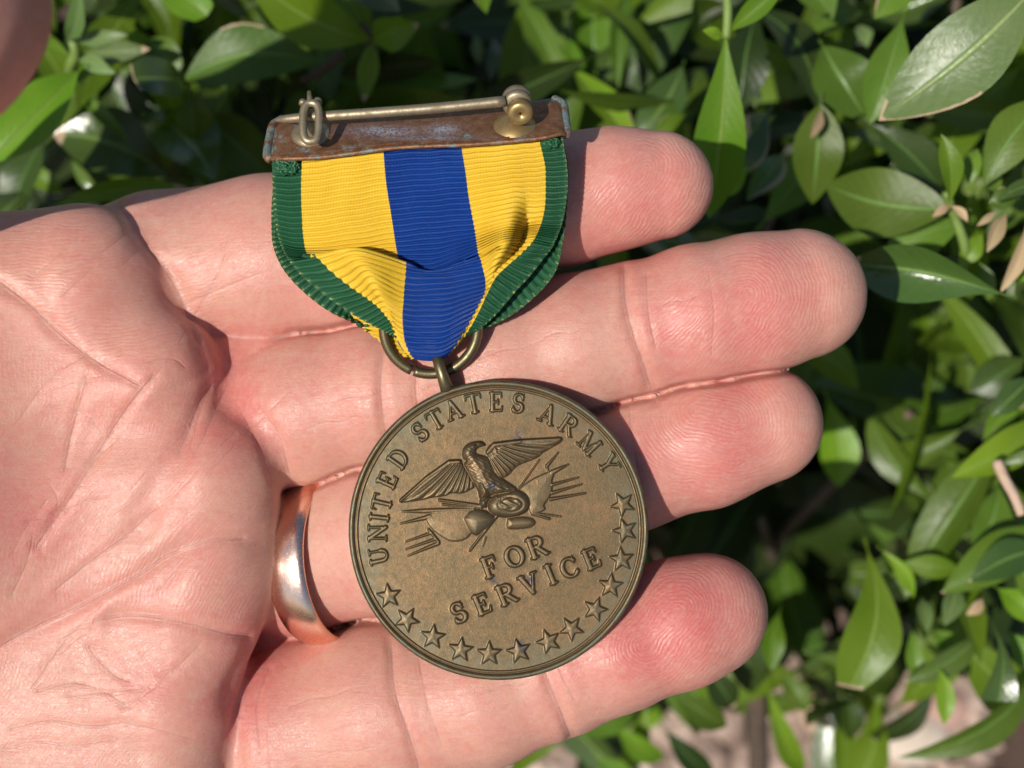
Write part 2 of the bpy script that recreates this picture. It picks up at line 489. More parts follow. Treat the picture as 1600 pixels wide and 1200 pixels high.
def mesh_sdf(fn, lo, hi, h, coarse=5):
    lo = np.asarray(lo, float); n = (np.ceil((np.asarray(hi) - lo) / (h * coarse)).astype(int))
    H = h * coarse
    ax = [lo[i] + np.arange(n[i] + 1) * H for i in range(3)]
    G = np.stack(np.meshgrid(*ax, indexing='ij'), -1)
    dc = fn(G.reshape(-1, 3)).reshape(G.shape[:3])
    cc = dc[:-1, :-1, :-1]
    cen = 0
    mx = np.full(cc.shape, 1e9); sg = np.zeros(cc.shape)
    for i in (0, 1):
        for j in (0, 1):
            for k in (0, 1):
                s = dc[i:n[0] + i, j:n[1] + j, k:n[2] + k]
                mx = np.minimum(mx, np.abs(s)); sg += s
    act = mx < H * 1.3
    N3 = n * coarse + 1
    val = np.kron(np.where(sg > 0, 5.0, -5.0), np.ones((coarse, coarse, coarse)))
    val = np.pad(val, ((0, 1), (0, 1), (0, 1)), mode='edge').astype(np.float32)
    m = np.zeros(N3, bool)
    mk = np.kron(act, np.ones((coarse, coarse, coarse), bool)).astype(bool)
    m[:-1, :-1, :-1] |= mk; m[1:, 1:, 1:] |= mk
    m[1:, :-1, :-1] |= mk; m[:-1, 1:, :-1] |= mk; m[:-1, :-1, 1:] |= mk
    m[1:, 1:, :-1] |= mk; m[1:, :-1, 1:] |= mk; m[:-1, 1:, 1:] |= mk
    idx = np.argwhere(m)
    for s in range(0, len(idx), 400000):
        q = idx[s:s + 400000]
        val[q[:, 0], q[:, 1], q[:, 2]] = fn(lo + q * h)
    # naive surface nets
    inside = val < 0
    cells = np.zeros(N3 - 1, np.int8)
    for i in (0, 1):
        for j in (0, 1):
            for k in (0, 1):
                cells += inside[i:N3[0] - 1 + i, j:N3[1] - 1 + j, k:N3[2] - 1 + k]
    mixed = (cells > 0) & (cells < 8)
    cid = np.full(mixed.shape, -1, np.int64)
    ci = np.argwhere(mixed); cid[mixed] = np.arange(len(ci))
    acc = np.zeros((len(ci), 3)); cnt = np.zeros(len(ci))
    corners = [(i, j, k) for i in (0, 1) for j in (0, 1) for k in (0, 1)]
    for a in corners:
        for axis in range(3):
            if a[axis]: continue
            b = list(a); b[axis] = 1
            va = val[ci[:, 0] + a[0], ci[:, 1] + a[1], ci[:, 2] + a[2]]
            vb = val[ci[:, 0] + b[0], ci[:, 1] + b[1], ci[:, 2] + b[2]]
            x = (va < 0) != (vb < 0)
            t = np.where(x, va / np.where(x, va - vb, 1), 0)
            p = np.tile(np.array(a, float), (len(ci), 1)); p[:, axis] += t
            acc[x] += p[x]; cnt += x
    v = lo + (ci + acc / cnt[:, None]) * h
    F = []
    for axis in range(3):
        o1, o2 = [(1, 2), (2, 0), (0, 1)][axis]
        sl = [slice(None)] * 3; sl2 = [slice(None)] * 3
        sl[axis] = slice(0, -1); sl2[axis] = slice(1, None)
        x = inside[tuple(sl)] != inside[tuple(sl2)]
        e = np.argwhere(x)
        ok = (e[:, o1] > 0) & (e[:, o2] > 0) & (e[:, o1] < N3[o1] - 1) & (e[:, o2] < N3[o2] - 1)
        e = e[ok]
        def c(d1, d2):
            q = e.copy(); q[:, o1] += d1; q[:, o2] += d2
            return cid[q[:, 0], q[:, 1], q[:, 2]]
        q = np.stack([c(-1, -1), c(0, -1), c(0, 0), c(-1, 0)], 1)
        flip = ~inside[e[:, 0], e[:, 1], e[:, 2]]
        q[flip] = q[flip][:, ::-1]
        F.append(q)
    return v, np.vstack(F)

def sdf_grad(fn, v, e=0.05):
    g = np.zeros_like(v)
    for i in range(3):
        d = np.zeros(3); d[i] = e
        g[:, i] = fn(v + d) - fn(v - d)
    return g / (np.linalg.norm(g, axis=1)[:, None] + 1e-9)

def project(fn, v, it=2):
    for _ in range(it):
        g = sdf_grad(fn, v)
        v = v - g * np.clip(fn(v), -0.6, 0.6)[:, None]
    return v

def pl_dist(x, y, pts):
    """distance in px from points to a polyline"""
    d = np.full(x.shape, 1e9)
    for (ax, ay), (bx, by) in zip(pts[:-1], pts[1:]):
        dx, dy = bx - ax, by - ay
        t = np.clip(((x - ax) * dx + (y - ay) * dy) / (dx * dx + dy * dy), 0, 1)
        d = np.minimum(d, np.hypot(x - ax - t * dx, y - ay - t * dy))
    return d

def pl_signed(x, y, pts):
    """signed px distance to the line of a polyline, and how far past its ends the point lies"""
    best = np.full(x.shape, 1e9); sd = np.full(x.shape, 1e9); past = np.zeros(x.shape)
    n = len(pts) - 1
    for i, ((ax, ay), (bx, by)) in enumerate(zip(pts[:-1], pts[1:])):
        dx, dy = bx - ax, by - ay; L = math.hypot(dx, dy)
        t = ((x - ax) * dx + (y - ay) * dy) / (L * L)
        tc = np.clip(t, 0, 1)
        d = np.hypot(x - ax - tc * dx, y - ay - tc * dy)
        u = d < best
        best[u] = d[u]
        cr = ((x - ax) * dy - (y - ay) * dx) / L
        over = (np.maximum(-t, 0) if i == 0 else 0) + (np.maximum(t - 1, 0) if i == n - 1 else 0)
        over = over * L
        val = np.where(over > 0, cr, np.sign(cr) * d)
        sd[u] = val[u]; past[u] = np.broadcast_to(over, x.shape)[u]
    return sd, past

def smooth_pl(pts, n=6):
    return [tuple(p) for p in catmull(np.array(pts, float), n)] if len(pts) > 2 else pts

# (depth mm, half width px, polyline px): grooves > 0, flaky ridges < 0
CREASES = [
    (0.45, 9, [(-20, 425), (40, 470), (95, 522), (150, 563), (215, 600)]),
    (0.22, 6, [(139, 586), (126, 630), (112, 680), (102, 730)]),
    (0.30, 7, [(240, 588), (205, 630), (165, 690), (120, 765), (60, 850)]),
    (0.70, 26, [(330, 604), (305, 650), (280, 700), (245, 765), (225, 830)]),
    (0.30, 7, [(329, 608), (303, 655), (280, 702)]),
    (0.20, 6, [(405, 636), (436, 682), (452, 735)]),
    (0.20, 6, [(382, 652), (408, 700), (424, 748)]),
    (0.70, 26, [(390, 838), (303, 850), (217, 892), (108, 950), (-10, 1012)]),
    (0.40, 8, [(380, 842), (340, 845), (300, 853), (255, 872), (217, 897), (160, 928), (108, 957), (50, 985), (-10, 1020)]),
    (0.22, 6, [(240, 800), (195, 840), (140, 880), (90, 920)]),
    (0.60, 24, [(398, 1000), (330, 985), (260, 966), (180, 960)]),
    (0.32, 7, [(392, 996), (350, 990), (300, 976), (250, 966), (200, 962), (150, 968)]),
    (0.18, 5, [(140, 1012), (158, 1036), (182, 1056), (205, 1066)]),
    (0.18, 5, [(60, 1080), (110, 1066), (160, 1078), (200, 1104)]),
    (0.18, 6, [(20, 1140), (80, 1128), (140, 1136), (200, 1130)]),
    (0.18, 6, [(0, 1172), (60, 1160), (120, 1166), (180, 1158)]),
    (0.60, 16, [(186, 316), (215, 360), (255, 415), (285, 470), (312, 530), (330, 575)]),
    (0.25, 6, [(188, 318), (220, 365), (258, 418), (288, 475), (310, 528)]),
    (0.15, 5, [(205, 330), (240, 392), (280, 436)]),
    # middle finger, DIP and beside it
    (0.45, 12, [(974, 408), (978, 470), (990, 520), (1008, 575), (1024, 625)]),
    (0.30, 6, [(974, 408), (978, 470), (990, 520), (1008, 575), (1024, 625)]),
    (0.18, 5, [(1010, 430), (1014, 490), (1024, 540)]),
    (0.10, 5, [(1108, 430), (1116, 490), (1112, 550)]),
    (0.40, 12, [(598, 530), (594, 600), (602, 660), (614, 722)]),
    (0.22, 6, [(600, 545), (595, 600), (600, 660), (612, 712)]),
    (0.18, 5, [(655, 540), (650, 600), (655, 650)]),
    # ring finger near medal edge
    (0.25, 6, [(984, 640), (990, 700), (1006, 775)]),
    # little finger DIP and PIP
    (0.45, 13, [(838, 1000), (858, 1065), (880, 1120), (897, 1165)]),
    (0.28, 7, [(838, 1005), (858, 1065), (880, 1120), (896, 1162)]),
    (0.18, 5, [(862, 1005), (878, 1055), (896, 1090)]),
    (0.35, 12, [(608, 1000), (618, 1080), (640, 1150), (660, 1215)]),
    (0.20, 6, [(612, 1010), (618, 1080), (640, 1150), (655, 1200)]),
    (0.16, 5, [(655, 1030), (668, 1100), (690, 1165)]),
    # little-finger root
    (0.60, 15, [(394, 1022), (362, 1075), (370, 1130), (358, 1215)]),
    (0.20, 6, [(420, 1045), (402, 1100), (405, 1170)]),
]

_r = random.Random(3)
for _ in range(34):
    x, y = _r.uniform(0, 330), _r.uniform(400, 1180)
    a = math.radians(_r.gauss(-38 if y < 1000 else 0, 28)); L = _r.uniform(50, 130); b_ = _r.uniform(-.5, .5)
    q = [(x + L * t * math.cos(a + b_ * t), y - L * t * math.sin(-a + b_ * t)) for t in (0, .33, .66, 1)]
    CREASES.append((_r.uniform(.06, .14), 5, q))
for cx, cy, ln in [(720, 560, 1), (800, 545, 1), (880, 520, 1), (700, 600, 1), (1060, 470, .6), (560, 620, .8), (520, 660, .8), (760, 1110, 1), (800, 1070, 1), (560, 1130, 1), (500, 1090, 1), (540, 1175, 1), (930, 1030, .6)]:
    L = 60 * ln + _r.uniform(0, 50); t_ = math.radians(16 + _r.uniform(-5, 5))
    CREASES.append((_r.uniform(.05, .10), 5, [(cx + L * q * math.cos(t_), cy - L * q * math.sin(t_) + 5 * math.sin(q * 5)) for q in (-.5, -.17, .17, .5)]))

def hand():
    lo = (-116, -66, -34); hi = (46, 54, 94)
    v, f = mesh_sdf(hand_sdf, lo, hi, 0.62)
    v = project(hand_sdf, v, 2)
    me = bpy.data.meshes.new('tmp')
    me.from_pydata(v.tolist(), [], f.tolist())
    me.update()
    ob = bpy.data.objects.new('tmp', me); C.objects.link(ob)
    md = ob.modifiers.new('s', 'SUBSURF'); md.levels = 1; md.render_levels = 1
    dg = bpy.context.evaluated_depsgraph_get()
    m2 = bpy.data.meshes.new_from_object(ob.evaluated_get(dg))
    bpy.data.objects.remove(ob); bpy.data.meshes.remove(me)
    nv = len(m2.vertices)
    v = np.empty(nv * 3); m2.vertices.foreach_get('co', v); v = v.reshape(-1, 3)
    f = np.empty(len(m2.polygons) * 4, np.int32); m2.loops.foreach_get('vertex_index', f); f = f.reshape(-1, 4)
    bpy.data.meshes.remove(m2)
    v = project(hand_sdf, v, 1)
    nrm = sdf_grad(hand_sdf, v)
    px, py = topx(v)
    front = np.clip((nrm[:, 2] - 0.1) / 0.25, 0, 1)
    infr = front * np.clip((px + 60) / 40, 0, 1)
    disp = np.zeros(nv); crease = np.zeros(nv); cbest = np.full(nv, 1e9); cline = np.ones(nv); cwt = np.zeros(nv)
    near = v[:, 2] < 14
    d0 = np.sort(np.stack([sdf_chain(v, ch) for ch in (F_INDEX, F_MIDDLE, F_RING, F_LITTLE)]), 0)
    vis = infr * near * (1 - 0.95 * np.exp(-((d0[1] - d0[0]) / 1.3) ** 2) * (d0[1] < 2.5) * (px > 480))
    for dep, wd, pts in CREASES:
        pts = smooth_pl(pts)
        broad = wd > 11; dep *= 0.6
        m = wd * 5 + 25
        xs = [q[0] for q in pts]; ys = [q[1] for q in pts]
        k = np.where((px > min(xs) - m) & (px < max(xs) + m) & (py > min(ys) - m) & (py < max(ys) + m) & (vis > 0))[0]
        if not len(k): continue
        X_, Y_ = px[k], py[k]
        d = pl_dist(X_, Y_, pts)
        wob = 1 + 0.35 * np.sin(X_ * 0.05 + Y_ * 0.043)
        g = np.exp(-(d / (wd * wob)) ** 2) * vis[k]
        lip = np.exp(-((d - wd * 2.2) / (wd * 1.3)) ** 2) * vis[k]
        disp[k] += -dep * g + (0.05 if broad else 0.15) * dep * lip
        crease[k] = np.maximum(crease[k], 0.4 * g * min(1, dep / 0.3))
        if broad: continue
        sd, al = pl_signed(X_, Y_, pts)
        al = np.maximum(al, 0); dd = np.abs(sd)
        upd = (dd + al) < cbest[k]
        ku = k[upd]
        cbest[ku] = (dd + al)[upd]
        cline[ku] = sd[upd] / S
        cwt[ku] = (np.exp(-(dd / 9) ** 2) * np.exp(-(al / 7) ** 2) * vis[k] * min(0.75, 0.12 + 1.6 * dep))[upd]
    # soft unevenness of the pads
    def lump(sc_, sd_):
        r = np.random.default_rng(sd_); a = np.zeros(nv)
        for _ in range(7):
            k = r.normal(size=3) * sc_; a += np.sin(v @ k + r.uniform(0, 6.28))
        return a / 7
    disp += 0.22 * lump(0.16, 1) + 0.07 * lump(0.5, 2) + 0.04 * lump(1.3, 3)
    v = v + nrm * disp[:, None]
    # adjoining fingers press together: a deep narrow cleft along the contact
    ds = np.sort(np.stack([sdf_chain(v, ch) for ch in (F_INDEX, F_MIDDLE, F_RING, F_LITTLE)]), 0)
    cl = np.exp(-((ds[1] - ds[0]) / 0.62) ** 2) * np.clip((1.3 - ds[1]) / 0.5, 0, 1) * (nrm[:, 2] > -0.1) * np.clip((px - 420) / 60, 0, 1)
    v[:, 2] -= 2.0 * cl
    # redness
    red = np.zeros(nv)
    for cx, cy, r, a in [(1010, 290, 90, .7), (1190, 470, 110, .9), (1050, 500, 60, .7), (1130, 690, 100, 1.0), (1000, 740, 60, .5), (1080, 960, 110, 1.1), (980, 1000, 90, .8),
                         (370, 650, 70, .9), (330, 560, 50, .8), (300, 700, 80, .4), (395, 1000, 60, .8), (370, 1120, 60, .9), (430, 1060, 70, .4), (180, 1060, 120, .3), (120, 480, 120, .35),
                         (560, 470, 90, .4), (960, 380, 80, .6), (520, 690, 90, .2), (60, 800, 120, .5), (300, 880, 80, .25), (640, 1150, 80, .25), (880, 1060, 40, .3)]:
        red += a * np.exp(-(((px - cx) ** 2 + (py - cy) ** 2) / r ** 2))
    red += 0.3 * (v[:, 2] < -6) * front
    red += 0.3 * np.clip((v[:, 2] - 12) / 10, 0, 1)
    # friction ridges: phase in cycles, weight
    cyc = 1 / (0.43 * S)
    def loop(core, tail):
        return pl_dist(px, py, [core, tail]) * cyc
    fields = []
    def add(phase, wgt): fields.append((phase, wgt))
    def blob(cx, cy, rx, ry, ang):
        c, s = math.cos(math.radians(ang)), math.sin(math.radians(ang))
        dx, dy = px - cx, py - cy
        a = (dx * c + dy * s) / rx; b = (-dx * s + dy * c) / ry
        return np.clip(1.6 - 1.6 * (a * a + b * b), 0, 1)
    add(loop((1010, 262), (900, 400)), blob(1010, 290, 130, 110, -10))
    add(loop((1165, 460), (1060, 580)), blob(1180, 470, 190, 120, -15))
    add(loop((1150, 655), (1090, 640)), blob(1130, 690, 170, 105, -18))
    add(loop((1060, 950), (1010, 1010)), blob(1065, 975, 170, 110, -18))
    wp = np.hypot((px - 262) * 1.0, (py - 1050) * 1.25) * cyc
    add(wp, 0.45 * blob(255, 1060, 170, 120, 0))
    add(np.hypot(px - 520, (py - 1010) * 1.1) * cyc, blob(290, 900, 170, 110, 0))
    add(np.hypot(px - 60, py + 350) * cyc, blob(150, 440, 260, 140, 15))
    add(((px * 0.62 + py * 0.30) + 20 * np.sin(py / 60)) * cyc * 1.3, np.full(nv, 0.12) * (px < 420))
    W = np.stack([w_ for _, w_ in fields]); Ph = np.stack([p_ for p_, _ in fields])
    best = W.argmax(0)
    phase = Ph[best, np.arange(nv)]
    rw = np.where(best == 7, 0.55 * (px < 420), W.max(0) * (1 - 0.35 * (px < 420))) * front
    # strength fades where two fields meet
    Ws = np.sort(W, 0); rw *= np.clip((Ws[-1] - Ws[-2]) * 5, 0.25, 1)
    o = link_mesh('hand', v, f, M['skin'], None, (0, 0, -8))
    fattr(o, 'red', np.clip(red, 0, 1.5)); fattr(o, 'crease', crease)
    fattr(o, 'cline', cline); fattr(o, 'cweight', cwt)
    fattr(o, 'phase', phase); fattr(o, 'ridge', np.clip(rw, 0, 1))
    tag(o, 'open left palm with four straight fingers and a thumb, holding out a medal', 'hand')
    return o
hand()

# ------------------------------------------------------------------ wedding ring
def wedding_ring():
    axis = np.array([0.92, 0.12, 0.36]); axis /= np.linalg.norm(axis)
    c = P(507, 877, -11.3)
    t = thing('wedding_ring', c, 'polished rose gold wedding band around the base of the ring finger', 'ring')
    w2 = 2.35; r0 = 8.65
    outer = [(r0 + 0.25, -w2)]
    for i in range(9):
        a = -1 + 2 * i / 8
        outer.append((r0 + 0.45 + 0.50 * (1 - a * a) ** 0.6, a * w2 * 0.97))
    outer.append((r0 + 0.25, w2))
    outer.append((r0, w2 * 0.8)); outer.append((r0, -w2 * 0.8)); outer.append((r0 + 0.25, -w2))
    v, f = lathe(c, axis, outer, 140)
    link_mesh('band', v, f, M['gold'], t, c)
    return t
wedding_ring()

# ------------------------------------------------------------------ medal
MC = P(779, 828.5, 2.75)
MED_BASE = P(680, 560, 2)
medal = thing('medal', MED_BASE, 'round bronze army medal on a green, yellow and blue ribbon lying across the fingers', 'medal')
FM = (D - 2.75) / D / S            # mm per px on the medal's face
def mpx(x, y): return ((x - 779) * FM, (828.5 - y) * FM)

# -- letter shapes as tapered strokes in a unit box (height 1)
ST, TH, SF = 0.085, 0.045, 0.036
def seg(x0, y0, x1, y1, w0=ST, w1=None): return (x0, y0, x1, y1, w0, w0 if w1 is None else w1)
def arc(cx, cy, rx, ry, a0, a1, wmin=TH, wmax=ST, n=14, f=lambda a: abs(math.cos(a))):
    out = []
    for i in range(n):
        t0 = math.radians(a0 + (a1 - a0) * i / n); t1 = math.radians(a0 + (a1 - a0) * (i + 1) / n)
        out.append(seg(cx + rx * math.cos(t0), cy + ry * math.sin(t0), cx + rx * math.cos(t1), cy + ry * math.sin(t1),
                       wmin + (wmax - wmin) * f(t0), wmin + (wmax - wmin) * f(t1)))
    return out
def serif(x, y, h=0.16): return [seg(x - h, y, x + h, y, SF)]
LO, HI = SF, 1 - SF
GL = {
    'T': (0.84, [seg(.42, .04, .42, .96), seg(.03, HI, .81, HI, TH), seg(.03, HI, .0, .74, TH, .02), seg(.81, HI, .84, .74, TH, .02)] + serif(.42, LO, .17)),
    'I': (0.40, [seg(.2, .04, .2, .96)] + serif(.2, LO, .17) + serif(.2, HI, .17)),
    'N': (0.92, [seg(.16, .04, .16, .95, TH), seg(.16, .94, .76, .05, ST), seg(.76, .04, .76, .96, TH)] + serif(.16, LO, .14) + serif(.13, HI, .12) + serif(.76, HI, .14)),
    'U': (0.90, [seg(.18, .95, .18, .34, ST), seg(.72, .95, .72, .34, TH)] + arc(.45, .34, .27, .29, 180, 360, TH, ST) + serif(.18, HI, .15) + serif(.72, HI, .14)),
    'E': (0.74, [seg(.17, .04, .17, .96), seg(.05, LO, .64, LO, TH), seg(.05, HI, .62, HI, TH), seg(.17, .5, .47, .5, TH), seg(.64, LO, .70, .27, TH, .02), seg(.62, HI, .66, .74, TH, .02), seg(.47, .62, .47, .38, .03)]),
    'F': (0.70, [seg(.17, .04, .17, .96), seg(.05, HI, .62, HI, TH), seg(.17, .5, .47, .5, TH), seg(.62, HI, .66, .72, TH, .02), seg(.47, .62, .47, .38, .03)] + serif(.17, LO, .16)),
    'D': (0.88, [seg(.18, .04, .18, .96), seg(.05, LO, .38, LO, TH), seg(.05, HI, .38, HI, TH)] + arc(.36, .5, .42, .465, -90, 90)),
    'S': (0.66, arc(.33, .73, .23, .24, 30, 270, TH, .075, 14, lambda a: abs(math.cos(a)) ** .8) + arc(.33, .27, .25, .245, 90, -150, TH, .085, 14, lambda a: abs(math.cos(a)) ** .8)
          + [seg(.53, .84, .555, .70, .02, .045), seg(.56, .99, .545, .70, .022), seg(.09, .02, .095, .30, .022)]),
    'A': (0.92, [seg(.44, .96, .14, .05, TH), seg(.44, .96, .76, .05, ST), seg(.24, .34, .64, .34, TH)] + serif(.13, LO, .13) + serif(.77, LO, .15)),
    'R': (0.90, [seg(.18, .04, .18, .96), seg(.05, HI, .45, HI, TH), seg(.18, .50, .45, .50, TH)] + arc(.43, .73, .25, .23, -90, 90) + [seg(.42, .50, .76, .05, .075), seg(.72, LO, .90, LO, TH, .03)] + serif(.18, LO, .16)),
    'M': (1.08, [seg(.17, .04, .17, .94, TH), seg(.17, .95, .53, .10, ST), seg(.53, .08, .88, .95, TH), seg(.88, .04, .88, .96, ST)] + serif(.17, LO, .14) + serif(.90, LO, .16) + serif(.13, HI, .11) + serif(.93, HI, .11)),
    'Y': (0.88, [seg(.44, .04, .44, .46), seg(.44, .44, .14, .95, ST), seg(.44, .44, .76, .95, TH)] + serif(.44, LO, .17) + serif(.13, HI, .14) + serif(.77, HI, .13)),
    'O': (0.90, arc(.45, .5, .37, .46, 0, 360, TH, ST, 24)),
    'V': (0.90, [seg(.14, .95, .45, .05, ST), seg(.45, .05, .76, .95, TH)] + serif(.13, HI, .15) + serif(.77, HI, .13)),
    'C': (0.82, arc(.45, .5, .36, .46, 42, 318, TH, ST, 20) + [seg(.72, .98, .72, .68, .024), seg(.70, .20, .76, .28, .03)]),
}

STEP = 0.056
RF = 14.95
ng = int(RF / STEP) + 1
gx = (np.arange(2 * ng + 1) - ng) * STEP
X, Y = np.meshgrid(gx, gx, indexing='xy')
Hh = np.zeros_like(X)
LAB = np.zeros(X.shape, np.int16)
labels = {}

def box(x0, x1, y0, y1, m=0.9):
    i0 = max(0, int((x0 - m) / STEP) + ng); i1 = min(2 * ng + 1, int((x1 + m) / STEP) + ng + 2)
    j0 = max(0, int((y0 - m) / STEP) + ng); j1 = min(2 * ng + 1, int((y1 + m) / STEP) + ng + 2)
    return slice(j0, j1), slice(i0, i1)

def sstep(x): x = np.clip(x, 0, 1); return x * x * (3 - 2 * x)

def stamp(sl, d, h, bevel, lab, soft=0.0):
    """raise the field where d < 0 (mm); bevel = width of the slope"""
    hh = h * sstep((bevel * 0.5 - d) / bevel)
    if soft: hh += soft * np.exp(-np.maximum(d, 0) / 0.45) * (d > -9)
    cur = Hh[sl]
    up = hh > cur
    L = LAB[sl]
    L[up & (hh > 0.03)] = lab
    Hh[sl] = np.maximum(cur, hh)

def glyph(ch, cx, cy, size, ang, lab, h=0.30, bevel=0.13, fat=1.0, wide=1.0, soft=0.0):
    wdt, segs = GL[ch]
    ca, sa = math.cos(ang), math.sin(ang)
    r = size * 0.8
    sl = box(cx - r, cx + r, cy - r, cy + r)
    dx, dy = X[sl] - cx, Y[sl] - cy
    lx = (dx * ca + dy * sa) / size / wide + wdt / 2; ly = (-dx * sa + dy * ca) / size + 0.5
    d = np.full(dx.shape, 9.0)
    for x0, y0, x1, y1, w0, w1 in segs:
        ax, ay = x1 - x0, y1 - y0
        t = np.clip(((lx - x0) * ax + (ly - y0) * ay) / max(ax * ax + ay * ay, 1e-9), 0, 1)
        d = np.minimum(d, np.hypot(lx - x0 - t * ax, ly - y0 - t * ay) - fat * (w0 + (w1 - w0) * t))
    stamp(sl, d * size, h, bevel, lab, soft)

def poly_d(pts, sl):
    x, y = X[sl], Y[sl]
    d = np.full(x.shape, 1e9); ins = np.zeros(x.shape, bool)
    n = len(pts)
    for i in range(n):
        ax, ay = pts[i]; bx, by = pts[(i + 1) % n]
        ex, ey = bx - ax, by - ay
        t = np.clip(((x - ax) * ex + (y - ay) * ey) / max(ex * ex + ey * ey, 1e-9), 0, 1)
        d = np.minimum(d, np.hypot(x - ax - t * ex, y - ay - t * ey))
        if abs(ey) > 1e-12:
            c = ((ay > y) != (by > y)) & (x < ex * (y - ay) / ey + ax)
            ins ^= c
    return np.where(ins, -d, d)

nlab = 0
def newlab(kind, label=None):
    global nlab
    nlab += 1; labels[nlab] = (kind, label); return nlab

# outer legend: centres measured on the photograph, letters stand outward
def at24(x, y): return mpx(530 + x / 2.4, 580 + y / 2.4)
LEG = [('U', 148, 693), ('N', 143, 606), ('I', 150, 548), ('T', 160, 493), ('E', 180, 408), ('D', 222, 328),
       ('S', 302, 228), ('T', 361, 183), ('A', 428, 146), ('T', 504, 122), ('E', 588, 115), ('S', 671, 120),
       ('A', 783, 162), ('R', 862, 203), ('M', 938, 272), ('Y', 1010, 347)]
for ch, x, y in LEG:
    cx, cy = at24(x, y)
    ang = math.atan2(cy, cx) - math.pi / 2
    glyph(ch, cx, cy, 1.98, ang, newlab('letter'), 0.21, 0.13, 1.12, 0.98)
for ch, x, y in [('F', 565, 733), ('O', 657, 695), ('R', 742, 658)]:
    cx, cy = at24(x, y)
    glyph(ch, cx, cy, 2.15, math.radians(20), newlab('letter'), 0.21, 0.17, 1.28, 1.05, 0.03)
for ch, x, y in [('S', 448, 905), ('E', 536, 872), ('R', 628, 835), ('V', 715, 797), ('I', 792, 762), ('C', 862, 737), ('E', 946, 702)]:
    cx, cy = at24(x, y)
    glyph(ch, cx, cy, 2.10, math.radians(22), newlab('letter'), 0.21, 0.17, 1.28, 1.05, 0.03)

# thirteen stars: centre and direction of one ray, measured
STARS = [(607.5, 931, 98), (636, 968, 60), (676.5, 995, 84), (720, 1015, 84), (764.5, 1021, 90), (810.5, 1017, 104), (857, 1002, 40), (893, 982, 55), (930, 952, 72),
         (954, 915, 85), (971, 874, 95), (976.5, 829, 180), (973, 788, 192)]
for x, y, a in STARS:
    cx, cy = mpx(x, y)
    R = 1.36; r = R * 0.44
    pts = []
    for i in range(10):
        th = math.radians(a) + i * math.pi / 5
        q = R if i % 2 == 0 else r
        pts.append((cx + q * math.cos(th), cy + q * math.sin(th)))
    sl = box(cx - R, cx + R, cy - R, cy + R)
    d = poly_d(pts, sl)
    lab = newlab('star')
    hh = 0.21 * sstep((0.07 - d) / 0.15) + np.clip(-d, 0, .6) * 0.12
    up = hh > Hh[sl]; LAB[sl][up & (hh > 0.03)] = lab
    Hh[sl] = np.maximum(Hh[sl], hh)

# eagle group traced in enlarged picture units (4x from 600, 660)
def z4(pts): return [mpx(600 + x / 4, 660 + y / 4) for x, y in pts]
LAB_E = newlab('eagle'); LAB_A = newlab('shield'); LAB_L = newlab('flag'); LAB_R = newlab('flag'); LAB_S = newlab('spear')
def relief(pts, h, wid, lab, rest=0.0, tex=None, smooth=3):
    p = catmull(np.array(pts + [pts[0]], float), smooth)[:-1] if smooth else np.array(pts, float)
    q = z4([tuple(a) for a in p])
    xs = [a[0] for a in q]; ys = [a[1] for a in q]
    sl = box(min(xs), max(xs), min(ys), max(ys))
    d = poly_d(q, sl)
    ins = np.maximum(-d, 0)
    hh = np.where(d < 0.06, rest * sstep((0.06 - d) / 0.14) + h * (1 - np.exp(-ins / wid)), 0)
    if tex is not None:
        hh = hh + tex(X[sl], Y[sl]) * np.clip(ins / 0.25, 0, 1)
    up = hh > Hh[sl]; LAB[sl][up & (hh > 0.03)] = lab
    Hh[sl] = np.maximum(Hh[sl], hh)
def spear(a, b, w0, w1, h, lab):
    (ax, ay), (bx, by) = z4([a, b])
    sl = box(min(ax, bx), max(ax, bx), min(ay, by), max(ay, by), 0.5)
    x, y = X[sl], Y[sl]; ex, ey = bx - ax, by - ay
    t = np.clip(((x - ax) * ex + (y - ay) * ey) / (ex * ex + ey * ey), 0, 1)
    d = np.hypot(x - ax - t * ex, y - ay - t * ey) - (w0 + (w1 - w0) * t) * FM / 4
    hh = h * sstep((0.05 - d) / 0.16)
    up = hh > Hh[sl]; LAB[sl][up & (hh > 0.03)] = lab
    Hh[sl] = np.maximum(Hh[sl], hh)

def feathers(cx, cy, nf, amp, flip=1):
    (ox, oy), = z4([(cx, cy)])
    def fn(x, y):
        a = np.arctan2(y - oy, x - ox); r = np.hypot(x - ox, y - oy)
        layer = sstep((r - 2.3) / 0.3)
        ph = a * nf * (1 + 0.25 * layer)
        s = np.abs(np.sin(ph + 0.4 * r * flip))
        scale = 0.5 + 0.5 * np.sin(r * 6.5 + 3 * np.sin(a * 9))
        return amp * (s * (0.4 + 0.6 * layer) + (1 - layer) * 0.55 * scale) - amp * 0.5
    return fn

